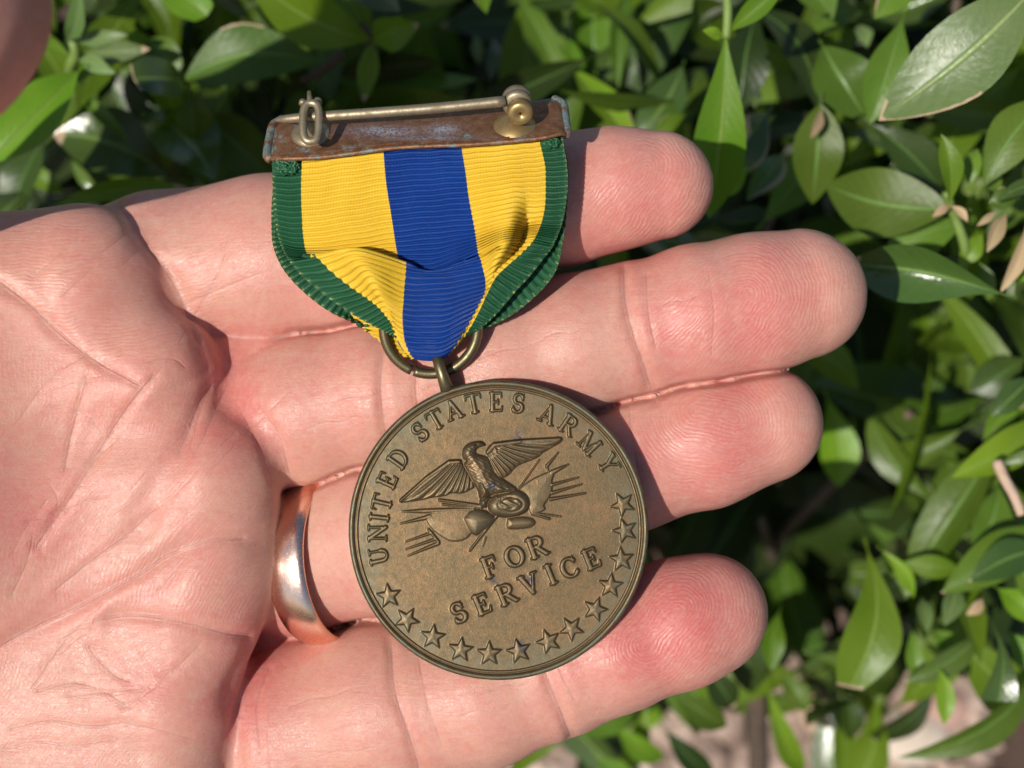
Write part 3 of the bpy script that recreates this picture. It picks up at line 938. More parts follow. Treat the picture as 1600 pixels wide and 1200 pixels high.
# flags and spears first (lowest)
relief([(265, 578), (390, 540), (540, 545), (640, 560), (600, 610), (520, 720), (430, 742), (365, 715), (300, 665), (268, 615)], 0.10, 0.8, LAB_L, 0.12)
relief([(838, 425), (900, 372), (990, 325), (1062, 305), (1050, 360), (1050, 420), (1032, 470), (1000, 515), (1005, 545), (940, 570), (912, 560), (905, 500), (880, 450)], 0.10, 0.8, LAB_R, 0.12)
for a, b, w0, w1 in [((1050, 312), (1152, 262), 15, 3), ((1050, 390), (1215, 344), 9, 3), ((1050, 440), (1236, 386), 10, 3), ((1040, 480), (1258, 442), 10, 4),
                     ((840, 418), (968, 235), 5, 4), ((1015, 275), (1088, 188), 10, 3), ((1018, 278), (1030, 318), 5, 4),
                     ((290, 588), (100, 633), 14, 3), ((560, 540), (250, 553), 10, 13), ((250, 553), (112, 556), 13, 3), ((610, 522), (345, 484), 9, 8), ((610, 532), (365, 512), 8, 6),
                     ((300, 688), (135, 745), 9, 3), ((318, 730), (135, 792), 9, 3), ((338, 755), (148, 834), 12, 3), ((280, 672), (340, 745), 9, 9),
                     ((705, 582), (536, 800), 10, 7), ((925, 570), (1032, 602), 8, 7), ((925, 565), (1105, 588), 6, 3), ((635, 720), (615, 775), 4, 3)]:
    spear(a, b, w0, w1, 0.17, LAB_S)
relief([(770, 600), (860, 590), (925, 600), (945, 628), (915, 655), (840, 665), (770, 660)], 0.28, 0.35, LAB_A, 0.06)
relief([(490, 600), (540, 550), (610, 545), (690, 585), (672, 635), (600, 695), (560, 700), (520, 660)], 0.55, 0.6, LAB_A, 0.12)
for a, b in [((300, 600), (360, 700)), ((380, 580), (430, 720)), ((455, 570), (490, 690))]: spear(a, b, 6, 3, 0.20, LAB_L)
for a, b in [((900, 400), (925, 530)), ((960, 360), (975, 520)), ((1010, 340), (1020, 480))]: spear(a, b, 6, 3, 0.20, LAB_R)
# wings
relief([(95, 492), (170, 438), (260, 348), (340, 283), (400, 245), (450, 232), (482, 248), (505, 285), (540, 340), (565, 400), (545, 415), (515, 432), (480, 442), (420, 440), (380, 458), (300, 468), (240, 482), (170, 492), (110, 500)],
       0.20, 0.40, LAB_E, 0.10, feathers(545, 130, 23, 0.17))
spear((105, 488), (270, 345), 9, 12, 0.30, LAB_E); spear((270, 345), (410, 250), 12, 15, 0.34, LAB_E); spear((410, 250), (470, 246), 15, 14, 0.36, LAB_E)
relief([(648, 210), (640, 172), (662, 143), (710, 124), (800, 115), (900, 108), (1000, 104), (1080, 91), (1112, 98), (1106, 120), (1050, 155), (990, 190), (960, 217), (900, 242), (850, 262), (815, 285), (780, 325), (740, 345), (700, 325), (665, 275)],
       0.20, 0.40, LAB_E, 0.10, feathers(600, 95, 21, 0.17, -1))
spear((650, 185), (690, 140), 14, 15, 0.34, LAB_E); spear((690, 140), (850, 120), 14, 14, 0.34, LAB_E); spear((850, 120), (1100, 102), 14, 9, 0.30, LAB_E)
# body, neck and head
def bodytex(x, y):
    return 0.035 * np.sin(9 * x + 2 * np.sin(6 * y)) * np.sin(11 * y + x)
relief([(490, 205), (494, 168), (518, 140), (555, 124), (600, 118), (625, 128), (618, 146), (590, 155), (572, 178), (580, 197), (625, 210), (655, 225), (672, 262), (692, 312), (742, 352), (795, 388), (828, 415), (790, 440), (730, 445), (690, 450), (640, 462), (600, 478), (588, 430), (560, 380), (535, 330), (508, 282), (500, 262), (515, 240), (495, 224)],
       0.72, 0.75, LAB_E, 0.12, bodytex)
relief([(575, 365), (610, 350), (645, 380), (670, 440), (640, 470), (605, 480), (592, 430)], 0.80, 0.4, LAB_E, 0.12, bodytex)
relief([(660, 355), (705, 365), (770, 400), (800, 430), (745, 445), (690, 440)], 0.84, 0.45, LAB_E, 0.12, bodytex)
# shield / boss below the claws
(ox, oy), = z4([(785, 505)])
relief([(650, 500), (690, 455), (760, 430), (840, 420), (895, 455), (912, 505), (895, 550), (840, 580), (760, 592), (690, 580), (655, 545)], 0.66, 0.50, LAB_A, 0.15,
       lambda x, y: -0.10 * np.exp(-((np.hypot((x - ox - .1) / 2.1, (y - oy + .1) / 1.3) - .60) / .09) ** 2) + 0.05 * np.sin(5 * (x - ox) + 3 * np.sin(4 * (y - oy))) * (np.hypot((x - ox) / 2.1, (y - oy) / 1.3) < .5))
relief([(600, 480), (640, 465), (675, 470), (650, 500), (640, 530), (600, 520)], 0.62, 0.3, LAB_A, 0.1)
spear((560, 150), (572, 143), 5, 5, 0.80, LAB_E)            # brow over the eye
spear((596, 128), (628, 140), 7, 4, 0.62, LAB_E)            # hooked bill
for k in range(5):
    spear((700 + 22 * k, 462 + 6 * k), (712 + 20 * k, 488 + 5 * k), 5, 3, 0.74, LAB_A)   # talons over the boss

Hh *= 0.84
# gentle unevenness of the struck field
Hh += 0.010 * np.sin(0.5 * X + 0.4) * np.sin(0.6 * Y)
Hs = (np.pad(Hh, 1, mode='edge')); Hh = (Hs[:-2, 1:-1] + Hs[2:, 1:-1] + Hs[1:-1, :-2] + Hs[1:-1, 2:] + 4 * Hh) / 8
dzdx = np.gradient(Hh, STEP, axis=1); dzdy = np.gradient(Hh, STEP, axis=0)
NR = np.stack([-dzdx, -dzdy, np.ones_like(Hh)], -1); NR /= np.linalg.norm(NR, axis=2)[..., None]
rr = np.hypot(X, Y)
nx = X.shape[1]
quad_i = np.arange(nx * nx).reshape(nx, nx)
Q = np.stack([quad_i[:-1, :-1], quad_i[:-1, 1:], quad_i[1:, 1:], quad_i[1:, :-1]], -1).reshape(-1, 4)
rq = rr.ravel()[Q].max(1)
lq = LAB.ravel()[Q].max(1)
keep = rq < RF
Q = Q[keep]; lq = lq[keep]
VF = np.stack([X.ravel(), Y.ravel(), Hh.ravel()], -1) + MC
NF = NR.reshape(-1, 3)
pat = np.clip((rr - 11.5) / 3.5, 0, 1) * 0.8
pat = np.maximum(pat, np.clip(Hh / 0.3, 0, 1) * 0.3 * (LAB > 0))
spot = np.zeros_like(X)
for sx, sy, r in [(811, 682, .55), (772, 907, .42), (829, 905, .42), (814, 1010, .6), (770, 757, .5), (607, 776, .2)]:
    cx, cy = mpx(sx, sy); spot = np.maximum(spot, np.exp(-((X - cx) ** 2 + (Y - cy) ** 2) / r ** 2))
pat = pat.ravel(); spot = spot.ravel()

def sub(name, sel, parent):
    q = Q[sel]
    u, inv = np.unique(q.ravel(), return_inverse=True)
    o = link_mesh(name, VF[u], inv.reshape(-1, 4), M['bronze'], parent, MED_BASE, True, NF[u])
    fattr(o, 'patina', pat[u]); fattr(o, 'spot', spot[u])
    return o
# the disc: rim and back as one turned body, with the face let into it
prof = [(14.70, -.10), (14.74, .02), (14.80, .10), (14.90, .13), (14.99, .12), (15.06, .05), (15.12, .04), (15.20, .14), (15.30, .26), (15.42, .31), (15.56, .30), (15.68, .22), (15.76, .08), (15.80, -.12), (15.80, -1.9), (15.76, -2.1), (15.6, -2.25), (14.0, -2.3), (0.01, -2.3)]
v, f = lathe(MC, (0, 0, 1), prof, 260)
f = [q[::-1] for q in f]
disc = link_mesh('disc', v, f, M['bronze'], medal, MED_BASE)
rv = np.hypot(v[:, 0] - MC[0], v[:, 1] - MC[1])
fattr(disc, 'patina', np.clip((rv - 15.1) / 0.3, 0, 1)); fattr(disc, 'spot', np.zeros(len(v)))
sub('face', lq == 0, disc)
for lab, (kind, lbl) in labels.items():
    sel = lq == lab
    if sel.any(): sub(kind, sel, disc)

# -- eyelet on the disc and the ring of wire
e0 = P(698, 606, 1.9); e1 = P(684, 560, 1.9)
mid = (e0 + e1) / 2; ax = (e1 - e0); L = np.linalg.norm(ax); ax /= L
th = np.linspace(0, 2 * np.pi, 28, endpoint=False)
loop_p = mid + np.outer(np.cos(th) * (L / 2 + .25), ax) + np.outer(np.sin(th) * 1.35, (0, 0, 1)) + 0.0
v, f = tube(loop_p, 0.60 + 0.12 * np.clip(-np.cos(th), 0, 1), 14, closed=True)
link_mesh('eyelet', v, f, M['ringwire'], medal, MED_BASE)
rc = P(673, 513, 2.2); rad = 4.95
an = np.radians(np.linspace(-112 + 1.6, 248 - 1.6, 80))
til = np.array([0.02, 0.97, 0.24]); til /= np.linalg.norm(til)
ring_p = rc + np.outer(np.cos(an) * rad, (1, 0, 0)) + np.outer(np.sin(an) * rad, til)
v, f = tube(ring_p, 0.56, 14)
link_mesh('suspension_ring', v, f, M['ringwire'], medal, MED_BASE)

# ------------------------------------------------------------------ ribbon
# (a valley column is put in beside the pleat further down)
# columns: outer left, green/yellow, mid yellow, yellow/blue, mid blue, blue/yellow, mid yellow, yellow/green, outer right
FR = [
 [(428, 232, 3.6), (474, 230, 3.7), (536, 222, 3.8), (597, 216, 3.9), (660, 212, 3.9), (718, 209, 3.8), (780, 204, 3.8), (840, 200, 3.6), (878, 196, 3.5)],
 [(426, 262, 4.1), (472, 260, 4.2), (536, 251, 4.3), (600, 244, 4.4), (663, 240, 4.5), (722, 237, 4.4), (783, 232, 4.3), (844, 226, 4.1), (880, 222, 4.0)],
 [(427, 300, 4.2), (471, 300, 4.3), (538, 291, 4.2), (603, 281, 4.0), (668, 276, 4.2), (728, 272, 4.6), (790, 264, 4.6), (851, 258, 4.2), (885, 256, 3.9)],
 [(429, 332, 4.0), (472, 335, 4.2), (542, 326, 4.0), (608, 315, 3.7), (673, 309, 4.0), (732, 303, 4.5), (795, 292, 4.8), (852, 288, 4.3), (886, 287, 3.8)],
 [(433, 361, 3.8), (474, 366, 4.0), (547, 357, 4.0), (613, 346, 3.7), (679, 340, 3.9), (738, 335, 4.4), (798, 322, 5.4), (851, 321, 4.2), (883, 320, 3.6)],
 [(440, 384, 3.6), (478, 391, 3.9), (552, 386, 3.6), (618, 379, 3.3), (684, 373, 3.4), (744, 364, 4.0), (796, 350, 6.6), (846, 350, 3.6), (877, 352, 3.3)],
 [(447, 399, 3.4), (486, 402, 3.7), (556, 404, 2.9), (627, 420, 2.5), (669, 430, 2.7), (749, 396, 3.9), (790, 376, 6.9), (838, 370, 3.2), (868, 376, 3.2)],
 [(456, 411, 3.4), (497, 402, 4.2), (556, 391, 6.6), (633, 413, 4.6), (672, 427, 3.9), (752, 405, 4.1), (787, 384, 6.6), (831, 382, 3.3), (862, 388, 3.2)],
 [(475, 432, 3.3), (520, 424, 4.3), (564, 406, 7.0), (633, 426, 4.7), (690, 430, 4.2), (755, 418, 4.2), (780, 400, 6.0), (815, 398, 3.9), (850, 402, 3.3)],
 [(505, 457, 3.2), (548, 446, 4.3), (578, 426, 6.6), (631, 450, 4.6), (695, 449, 4.3), (758, 436, 4.1), (772, 420, 4.2), (795, 414, 4.1), (828, 430, 3.4)],
 [(535, 479, 3.1), (574, 464, 4.1), (591, 453, 5.8), (630, 471, 4.5), (694, 472, 4.3), (757, 454, 4.0), (762, 443, 3.2), (775, 433, 4.0), (806, 454, 3.4)],
 [(562, 496, 3.0), (592, 479, 3.9), (604, 476, 4.5), (629, 491, 4.3), (692, 493, 4.2), (749, 470, 3.8), (750, 465, 2.8), (762, 458, 3.8), (786, 478, 3.3)],
 [(585, 508, 2.9), (606, 495, 3.7), (614, 497, 4.1), (630, 512, 4.1), (690, 514, 4.1), (738, 491, 3.6), (738, 489, 2.6), (749, 486, 3.5), (768, 497, 3.1)],
 [(600, 515, 2.8), (616, 508, 3.5), (622, 518, 3.8), (633, 532, 3.9), (687, 535, 3.9), (724, 515, 3.4), (724, 512, 2.5), (736, 509, 3.2), (750, 511, 2.8)],
 [(613, 521, 2.4), (622, 520, 3.1), (629, 535, 3.3), (641, 549, 3.2), (682, 553, 3.2), (708, 540, 2.9), (711, 534, 2.3), (721, 526, 2.6), (728, 520, 2.2)],
 [(620, 524, 1.6), (628, 528, 1.9), (638, 546, 1.8), (650, 558, 1.7), (679, 561, 1.7), (696, 554, 1.6), (702, 545, 1.5), (712, 532, 1.4), (718, 526, 1.2)],
]
VAL = {5: (818, 352, 2.6), 6: (812, 374, 2.3), 7: (807, 386, 2.4), 8: (799, 402, 2.9), 9: (784, 418, 3.4), 4: (824, 322, 4.3)}
FR = [r[:7] + [VAL.get(i, tuple((a + b) / 2 for a, b in zip(r[6], r[7])))] + r[7:] for i, r in enumerate(FR)]
BK = [
 [(432, 236, 1.8), (474, 234, 1.8), (597, 222, 1.8), (718, 214, 1.8), (840, 204, 1.8), (876, 200, 1.8)],
 [(426, 300, 2.4), (470, 298, 2.2), (603, 284, 2.0), (726, 272, 2.0), (850, 258, 2.2), (887, 256, 2.4)],
 [(424, 345, 2.4), (470, 342, 2.0), (606, 330, 2.0), (732, 316, 2.0), (852, 302, 2.0), (887, 305, 2.2)],
 [(428, 390, 2.2), (474, 378, 1.6), (608, 375, 1.8), (738, 360, 1.8), (848, 346, 1.6), (881, 374, 2.2)],
 [(452, 434, 2.0), (500, 410, 1.4), (610, 420, 1.6), (745, 410, 1.6), (815, 402, 1.4), (865, 431, 2.0)],
 [(502, 479, 1.7), (535, 452, 1.2), (614, 462, 1.4), (735, 455, 1.4), (780, 446, 1.2), (818, 480, 1.8)],
 [(551, 504, 1.4), (553, 499, 0.9), (615, 500, 1.2), (720, 500, 1.2), (745, 490, 1.2), (771, 508, 1.5)],
 [(600, 512, 1.0), (590, 527, 0.7), (622, 534, 1.0), (705, 532, 1.0), (722, 520, 1.0), (734, 517, 1.0)],
 [(622, 530, 1.0), (624, 547, 0.8), (636, 553, 1.0), (690, 553, 1.0), (704, 542, 1.0), (712, 534, 1.0)],
 [(630, 540, 1.2), (644, 556, 1.2), (650, 560, 1.3), (678, 562, 1.4), (690, 556, 1.3), (700, 548, 1.2)],
]

def sheet(net, nu, refcol, ribs_px=8.15, per=10, amp=0.31):
    net = np.array(net, float)                       # rows, cols, 3
    nr, nc, _ = net.shape
    w3 = PV(net[..., 0], net[..., 1], net[..., 2])
    # resample along v uniformly by arc length of the reference column
    fine = np.stack([catmull(w3[:, c], 60) for c in range(nc)], 1)
    ref = fine[:, refcol]
    s = np.concatenate([[0], np.cumsum(np.linalg.norm(np.diff(ref, axis=0), axis=1))])
    pitch = ribs_px / S
    nrib = max(4, int(round(s[-1] / pitch)))
    nv = nrib * per
    tgt = np.linspace(0, s[-1], nv + 1)
    ii = np.interp(tgt, s, np.arange(len(s)))
    i0 = np.clip(ii.astype(int), 0, len(s) - 2); fr = (ii - i0)[:, None, None]
    rows = fine[i0] * (1 - fr) + fine[i0 + 1] * fr
    full = np.stack([catmull(r, nu) for r in rows], 0)   # nv+1, ncol*nu+1, 3
    gu = np.gradient(full, axis=1); gv = np.gradient(full, axis=0)
    n = np.cross(gu, -gv); n /= np.linalg.norm(n, axis=2)[..., None] + 1e-9
    phase = np.arange(nv + 1) / per
    prof = np.abs(np.sin(np.pi * phase)) ** 0.75
    U = np.linspace(0, nc - 1, full.shape[1])
    wob = 0.06 * np.sin(U * 7.3)[None, :]
    ph2 = phase[:, None] + wob
    prof2 = np.abs(np.sin(np.pi * ph2)) ** 0.62
    edge = np.clip(1 - np.minimum(U, nc - 1 - U) / 0.22, 0, 1)[None, :]
    full = full + n * (amp * prof2 * (1 - 0.5 * edge) + 0.16 * np.sqrt(edge))[..., None]
    n2 = np.cross(np.gradient(full, axis=1), -np.gradient(full, axis=0)); n2 /= np.linalg.norm(n2, axis=2)[..., None] + 1e-9
    # distance across for the thread texture, mm
    across = np.concatenate([np.zeros((nv + 1, 1)), np.cumsum(np.linalg.norm(np.diff(full, axis=1), axis=2), 1)], 1) / 0.16
    return full, n2, prof2, across, np.broadcast_to(phase[:, None], prof2.shape), np.broadcast_to(edge, prof2.shape)

def strip(name, data, c0, c1, mat, parent, thick=0.22):
    full, n, prof, across, along, edge = data
    sl = slice(c0, c1 + 1)
    A = full[:, sl]; nv, nu = A.shape[:2]
    idx = np.arange(nv * nu).reshape(nv, nu)
    q = np.stack([idx[:-1, :-1], idx[1:, :-1], idx[1:, 1:], idx[:-1, 1:]], -1).reshape(-1, 4)
    B = A - n[:, sl] * thick
    q2 = q[:, ::-1] + nv * nu
    rim = []
    for a in (0, nu - 1):
        col = idx[:, a]
        for i in range(nv - 1):
            r = (col[i], col[i + 1], col[i + 1] + nv * nu, col[i] + nv * nu)
            rim.append(r if a else r[::-1])
    F = np.vstack([q, q2, np.array(rim)])
    V = np.vstack([A.reshape(-1, 3), B.reshape(-1, 3)])
    Nn = np.vstack([n[:, sl].reshape(-1, 3), -n[:, sl].reshape(-1, 3)])
    o = link_mesh(name, V, F, mat, parent, MED_BASE, True, Nn)
    for nm, arr in (('rib', prof), ('across', across), ('along', along), ('selvedge', edge)):
        a = np.ascontiguousarray(arr[:, sl]).ravel(); fattr(o, nm, np.concatenate([a, a]))
    return o

NU = 14
front = sheet(FR, NU, 4)
back = sheet(BK, 12, 2)
# the ribbon's own body is its blue centre band; its other bands and its turned-under half are pieces of it
ribbon = strip('ribbon', front, 3 * NU, 5 * NU, M['blue'], medal)
ribbon['label'] = 'royal blue centre of the folded ribbed ribbon'
for nm, a, b, mt, lb in [('stripe', 1, 3, 'yellow', 'golden yellow stripe on the left of the blue'), ('stripe', 5, 8, 'yellow', 'golden yellow stripe on the right of the blue'),
                         ('edge_stripe', 0, 1, 'green', 'dark green selvedge on the left'), ('edge_stripe', 8, 9, 'green', 'dark green selvedge on the right')]:
    strip(nm, front, a * NU, b * NU, M[mt], ribbon)['label'] = lb
for nm, a, b, mt in [('back_stripe', 1, 2, 'yellow'), ('back_stripe', 2, 3, 'blue'), ('back_stripe', 3, 4, 'yellow'), ('back_edge', 0, 1, 'green'), ('back_edge', 4, 5, 'green')]:
    strip(nm, back, a * 12, b * 12, M[mt], ribbon)
# frayed knots where the ribbon is sewn to the bar
def knot(cx, cy, z, r):
    ps = []
    for i in range(46):
        a = i * 2.4; q = (i / 46) ** 0.5
        ps.append(P(cx + r * q * math.cos(a) * 1.1, cy + r * q * math.sin(a) * .8, z + 0.55 * math.cos(i * 1.7) * (1 - q * .6) + .3))
    return tube(catmull(ps, 4), 0.17, 6)
for cx, cy, z, r in [(447, 258, 4.4, 21), (860, 221, 4.2, 15)]:
    v, f = knot(cx, cy, z, r)
    o = link_mesh('thread_knot', v, f, M['green'], ribbon, MED_BASE)
    for nm in ('rib', 'across', 'along', 'selvedge'): fattr(o, nm, np.zeros(len(v)))

# ------------------------------------------------------------------ brooch bar
BAR = [   # rows from the top edge down; bottom edge rolls forward over the ribbon
 [(440, 186, -.6), (458, 183, 0.0), (540, 181, .2), (640, 175, .2), (740, 166, .2), (830, 158, .2), (856, 154, 0.0), (868, 153, -.6)],
 [(424, 198, .6), (450, 194, 1.8), (540, 191, 1.9), (640, 185, 1.9), (740, 177, 1.9), (832, 168, 1.9), (868, 162, 1.8), (880, 162, .6)],
 [(420, 214, 1.8), (448, 210, 3.0), (540, 206, 3.2), (640, 199, 3.2), (740, 192, 3.2), (836, 183, 3.2), (872, 176, 3.0), (884, 176, 1.8)],
 [(417, 230, 3.0), (446, 229, 4.2), (540, 224, 4.5), (640, 215, 4.6), (740, 210, 4.6), (838, 201, 4.6), (874, 192, 4.2), (886, 192, 3.0)],
 [(414, 242, 4.0), (444, 243, 5.2), (520, 240, 5.5), (600, 228, 5.6), (680, 222, 5.7), (780, 219, 5.6), (850, 210, 5.4), (876, 204, 5.2), (888, 206, 4.0)][:8],
]
BAR[4] = [(414, 243, 4.0), (444, 245, 5.3), (530, 240, 5.6), (610, 229, 5.8), (740, 223, 5.8), (838, 215, 5.6), (876, 206, 5.3), (888, 208, 4.0)]
BAR.append([(416, 248, 3.6), (446, 249, 4.9), (530, 244, 5.2), (612, 233, 5.4), (740, 227, 5.4), (838, 219, 5.2), (876, 211, 4.9), (888, 213, 3.6)])
def bar():
    net = np.array(BAR, float)
    w3 = PV(net[..., 0], net[..., 1], net[..., 2])
    A = np.stack([catmull(w3[:, c], 8) for c in range(w3.shape[1])], 1)
    A = np.stack([catmull(r, 12) for r in A], 0)
    nv, nu = A.shape[:2]
    gu = np.gradient(A, axis=1); gv = np.gradient(A, axis=0)
    n = np.cross(gu, -gv); n /= np.linalg.norm(n, axis=2)[..., None]
    A = A + n * (0.04 * np.sin(np.arange(nu) * 0.5)[None, :, None] * np.sin(np.arange(nv) * .33)[:, None, None])
    B = A - n * 0.55
    idx = np.arange(nv * nu).reshape(nv, nu); K = nv * nu
    q = np.stack([idx[:-1, :-1], idx[1:, :-1], idx[1:, 1:], idx[:-1, 1:]], -1).reshape(-1, 4)
    rim = list(idx[0, :]) + list(idx[1:, -1]) + list(idx[-1, -2::-1]) + list(idx[-2:0:-1, 0])
    F = [tuple(x) for x in q] + [tuple(x[::-1] + K) for x in q]
    for a, b in zip(rim, rim[1:] + rim[:1]): F.append((a, b, b + K, a + K))
    V = np.vstack([A.reshape(-1, 3), B.reshape(-1, 3)])
    o = link_mesh('brooch_bar', V, F, M['bar'], medal, MED_BASE)
    U = np.tile(np.linspace(0, 1, nu), (nv, 1)); T = np.tile(np.linspace(0, 1, nv)[:, None], (1, nu))
    e = np.maximum(np.exp(-np.minimum(U, 1 - U) / 0.06), 0.62 * np.exp(-T / 0.10))
    e = np.maximum(e, 0.22 * np.exp(-((T - .72) / .16) ** 2) * (U > .1) * (U < .8))
    px, py = topx(A.reshape(-1, 3))
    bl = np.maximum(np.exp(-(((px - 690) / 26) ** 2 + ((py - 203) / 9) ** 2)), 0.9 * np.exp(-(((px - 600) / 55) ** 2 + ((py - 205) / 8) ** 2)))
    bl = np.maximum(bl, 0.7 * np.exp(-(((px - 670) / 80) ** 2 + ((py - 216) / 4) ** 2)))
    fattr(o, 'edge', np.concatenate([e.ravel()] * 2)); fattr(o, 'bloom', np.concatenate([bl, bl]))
    return o
brooch = bar()
# rolled ends and the lip along the lower edge of the bar
def roll(name, pts, r, e):
    p = catmull([P(*q) for q in pts], 6)
    v, f = tube(p, r, 10)
    o = link_mesh(name, v, f, M['bar'], brooch, MED_BASE)
    fattr(o, 'edge', np.full(len(v), e)); fattr(o, 'bloom', np.zeros(len(v)))
roll('rolled_end', [(442, 186, -.4), (427, 196, .9), (422, 214, 2.0), (419, 230, 3.2), (418, 244, 4.2), (424, 249, 4.4)], .50, .40)
roll('rolled_end', [(866, 155, -.4), (879, 163, .9), (882, 176, 2.0), (884, 192, 3.2), (886, 206, 4.2), (882, 212, 4.4)], .50, .40)
roll('lip', [(424, 248, 4.4), (446, 248, 5.2), (490, 246.5, 5.4), (530, 242.5, 5.5), (612, 231.5, 5.7), (680, 228, 5.7), (740, 225.5, 5.7), (838, 217, 5.5), (876, 209, 5.2), (884, 211, 4.4)], .24, .22)

# pin, catch and hinge stand off the bar along its normal
up = np.array([-0.02, 0.66, 0.75]); up /= np.linalg.norm(up)
pts = [P(428, 188, 4.2), P(470, 184, 5.2), P(560, 178, 6.2), P(680, 169, 6.4), P(790, 158, 6.4)]
v, f = tube(catmull(pts, 8), np.interp(np.linspace(0, 1, 33), [0, .03, .12, .3, 1], [.08, .22, .44, .52, .56]), 14)
link_mesh('pin', v, f, M['pin'], brooch, MED_BASE)
def stadium(cx, cy, z, w_, h_, r, tilt, bow=0.6):
    out = []
    for i in range(36):
        a = 2 * math.pi * i / 36
        x = math.copysign(abs(math.cos(a)) ** .75, math.cos(a)) * w_ / 2; y = math.copysign(abs(math.sin(a)) ** .6, math.sin(a)) * h_ / 2
        out.append(P(cx + x + tilt * y, cy - y, z + bow * math.cos(a * 0) - 0.02 * y))
    return tube(out, r, 10, closed=True)
parts = [stadium(486, 191, 6.4, 25, 60, .43, .02)]
v, f = join(parts)
link_mesh('catch', v, f, M['pin'], brooch, MED_BASE)
v, f = lathe(P(486, 190, 4.0), up * .4 + np.array([1, .1, 0]), [(0.01, -.5), (1.5, -.5), (1.75, -.3), (1.75, .3), (1.5, .5), (0.01, .5)], 28)
link_mesh('catch_wheel', v, f, M['pin'], brooch, MED_BASE)
v, f = join([tube([P(484, 168, 5.0), P(484, 156, 4.8), P(483, 143, 4.4)], [.32, .30, .22], 8),
             tube([P(473, 163, 5.4), P(473, 157, 5.2)], [.42, .36], 8), tube([P(496, 162, 5.4), P(497, 155, 5.2)], [.5, .42], 8)])
link_mesh('catch_lever', v, f, M['pin'], brooch, MED_BASE)
v, f = lathe(P(486, 210, 3.1), up, [(0.01, .75), (1.2, .7), (1.9, .45), (2.1, .1), (2.1, -.2)], 28)
link_mesh('catch_foot', v, f, M['pin'], brooch, MED_BASE)
hx = np.array([0.05, -0.60, 0.80]); hx /= np.linalg.norm(hx)
hc = P(813, 177, 6.9)
v, f = lathe(hc, hx, [(0.12, .05), (.22, .28), (.8, .38), (1.15, .30), (1.30, .12), (1.32, -.1), (1.32, -.9), (1.1, -1.0)], 36)
link_mesh('hinge_barrel', v, f, M['brass'], brooch, MED_BASE)
v, f = lathe(P(808, 159, 5.4), hx, [(0.01, .95), (1.2, .95), (1.5, .75), (1.55, .3), (1.42, .2), (1.42, .0), (1.55, -.1), (1.55, -.8), (1.3, -1.0), (0.01, -1.0)], 36)
link_mesh('hinge_knuckle', v, f, M['pin'], brooch, MED_BASE)
v, f = lathe(P(805, 197, 3.9), up, [(0.01, .9), (1.0, .85), (1.6, .55), (2.1, .25), (2.3, 0), (2.3, -.3)], 36)
link_mesh('hinge_foot', v, f, M['brass'], brooch, MED_BASE)
# ------------------------------------------------------------------ ground
GN = np.array([0, 0.5, 0.866]); GD = -222.0                     # ground plane in the working frame
def ground_pt(px, py):
    a = PV(px, py, 0.0); k = 1.0 / D
    dirv = np.array([a[0], a[1], -D]); cam0 = np.array([0, 0, D])
    t = (GD - cam0 @ GN) / (dirv @ GN)
    return cam0 + dirv * t
gc = ground_pt(800, 600)
gx_ = np.array([1., 0, 0]); gy_ = np.cross(GN, gx_)
M['soil'] = mat_plain('dry_soil', (0.10, 0.06, 0.042), (0.05, 0.03, 0.022), 0.9, 0.08, 1.5)
g_n = 24
gv = [gc + gx_ * (i / g_n - .5) * 2400 + gy_ * (j / g_n - .5) * 2400 + GN * (1.5 * math.sin(i * 1.7) * math.cos(j * 2.1)) for j in range(g_n + 1) for i in range(g_n + 1)]
gf = [(j * (g_n + 1) + i, j * (g_n + 1) + i + 1, (j + 1) * (g_n + 1) + i + 1, (j + 1) * (g_n + 1) + i) for j in range(g_n) for i in range(g_n)]
go = link_mesh('ground', np.array(gv), gf, M['soil'], None, gc)
go['kind'] = 'structure'; go['label'] = 'dry brown soil under the shrub'

ico_v = None
def pebble(c, r, seed, flat=0.65):
    rg = random.Random(seed)
    t = (1 + 5 ** .5) / 2
    v = np.array([(-1, t, 0), (1, t, 0), (-1, -t, 0), (1, -t, 0), (0, -1, t), (0, 1, t), (0, -1, -t), (0, 1, -t), (t, 0, -1), (t, 0, 1), (-t, 0, -1), (-t, 0, 1)], float)
    v /= np.linalg.norm(v[0])
    f = [(0, 11, 5), (0, 5, 1), (0, 1, 7), (0, 7, 10), (0, 10, 11), (1, 5, 9), (5, 11, 4), (11, 10, 2), (10, 7, 6), (7, 1, 8), (3, 9, 4), (3, 4, 2), (3, 2, 6), (3, 6, 8), (3, 8, 9), (4, 9, 5), (2, 4, 11), (6, 2, 10), (8, 6, 7), (9, 8, 1)]
    v = v * np.array([rg.uniform(.7, 1.3) for _ in range(12)])[:, None]
    v = v * np.array([1, rg.uniform(.6, 1), flat]) * r
    a = rg.uniform(0, 6.28); ca, sa = math.cos(a), math.sin(a)
    v = np.stack([v[:, 0] * ca - v[:, 1] * sa, v[:, 0] * sa + v[:, 1] * ca, v[:, 2]], 1)
    return c + v[:, :1] * gx_ + v[:, 1:2] * gy_ + v[:, 2:3] * GN, f
M['gravel'] = mat_plain('pinkish_gravel', (0.56, 0.42, 0.34), (0.13, 0.08, 0.06), 0.85, 0.09, 0.8)
M['stone'] = mat_plain('pale_stone', (0.62, 0.54, 0.44), (0.50, 0.40, 0.32), 0.8, 0.1, 0.6)
M['pinkstone'] = mat_plain('pink_stone', (0.50, 0.31, 0.25), (0.40, 0.24, 0.19), 0.8, 0.1, 0.6)
ps = []
rg = random.Random(5)
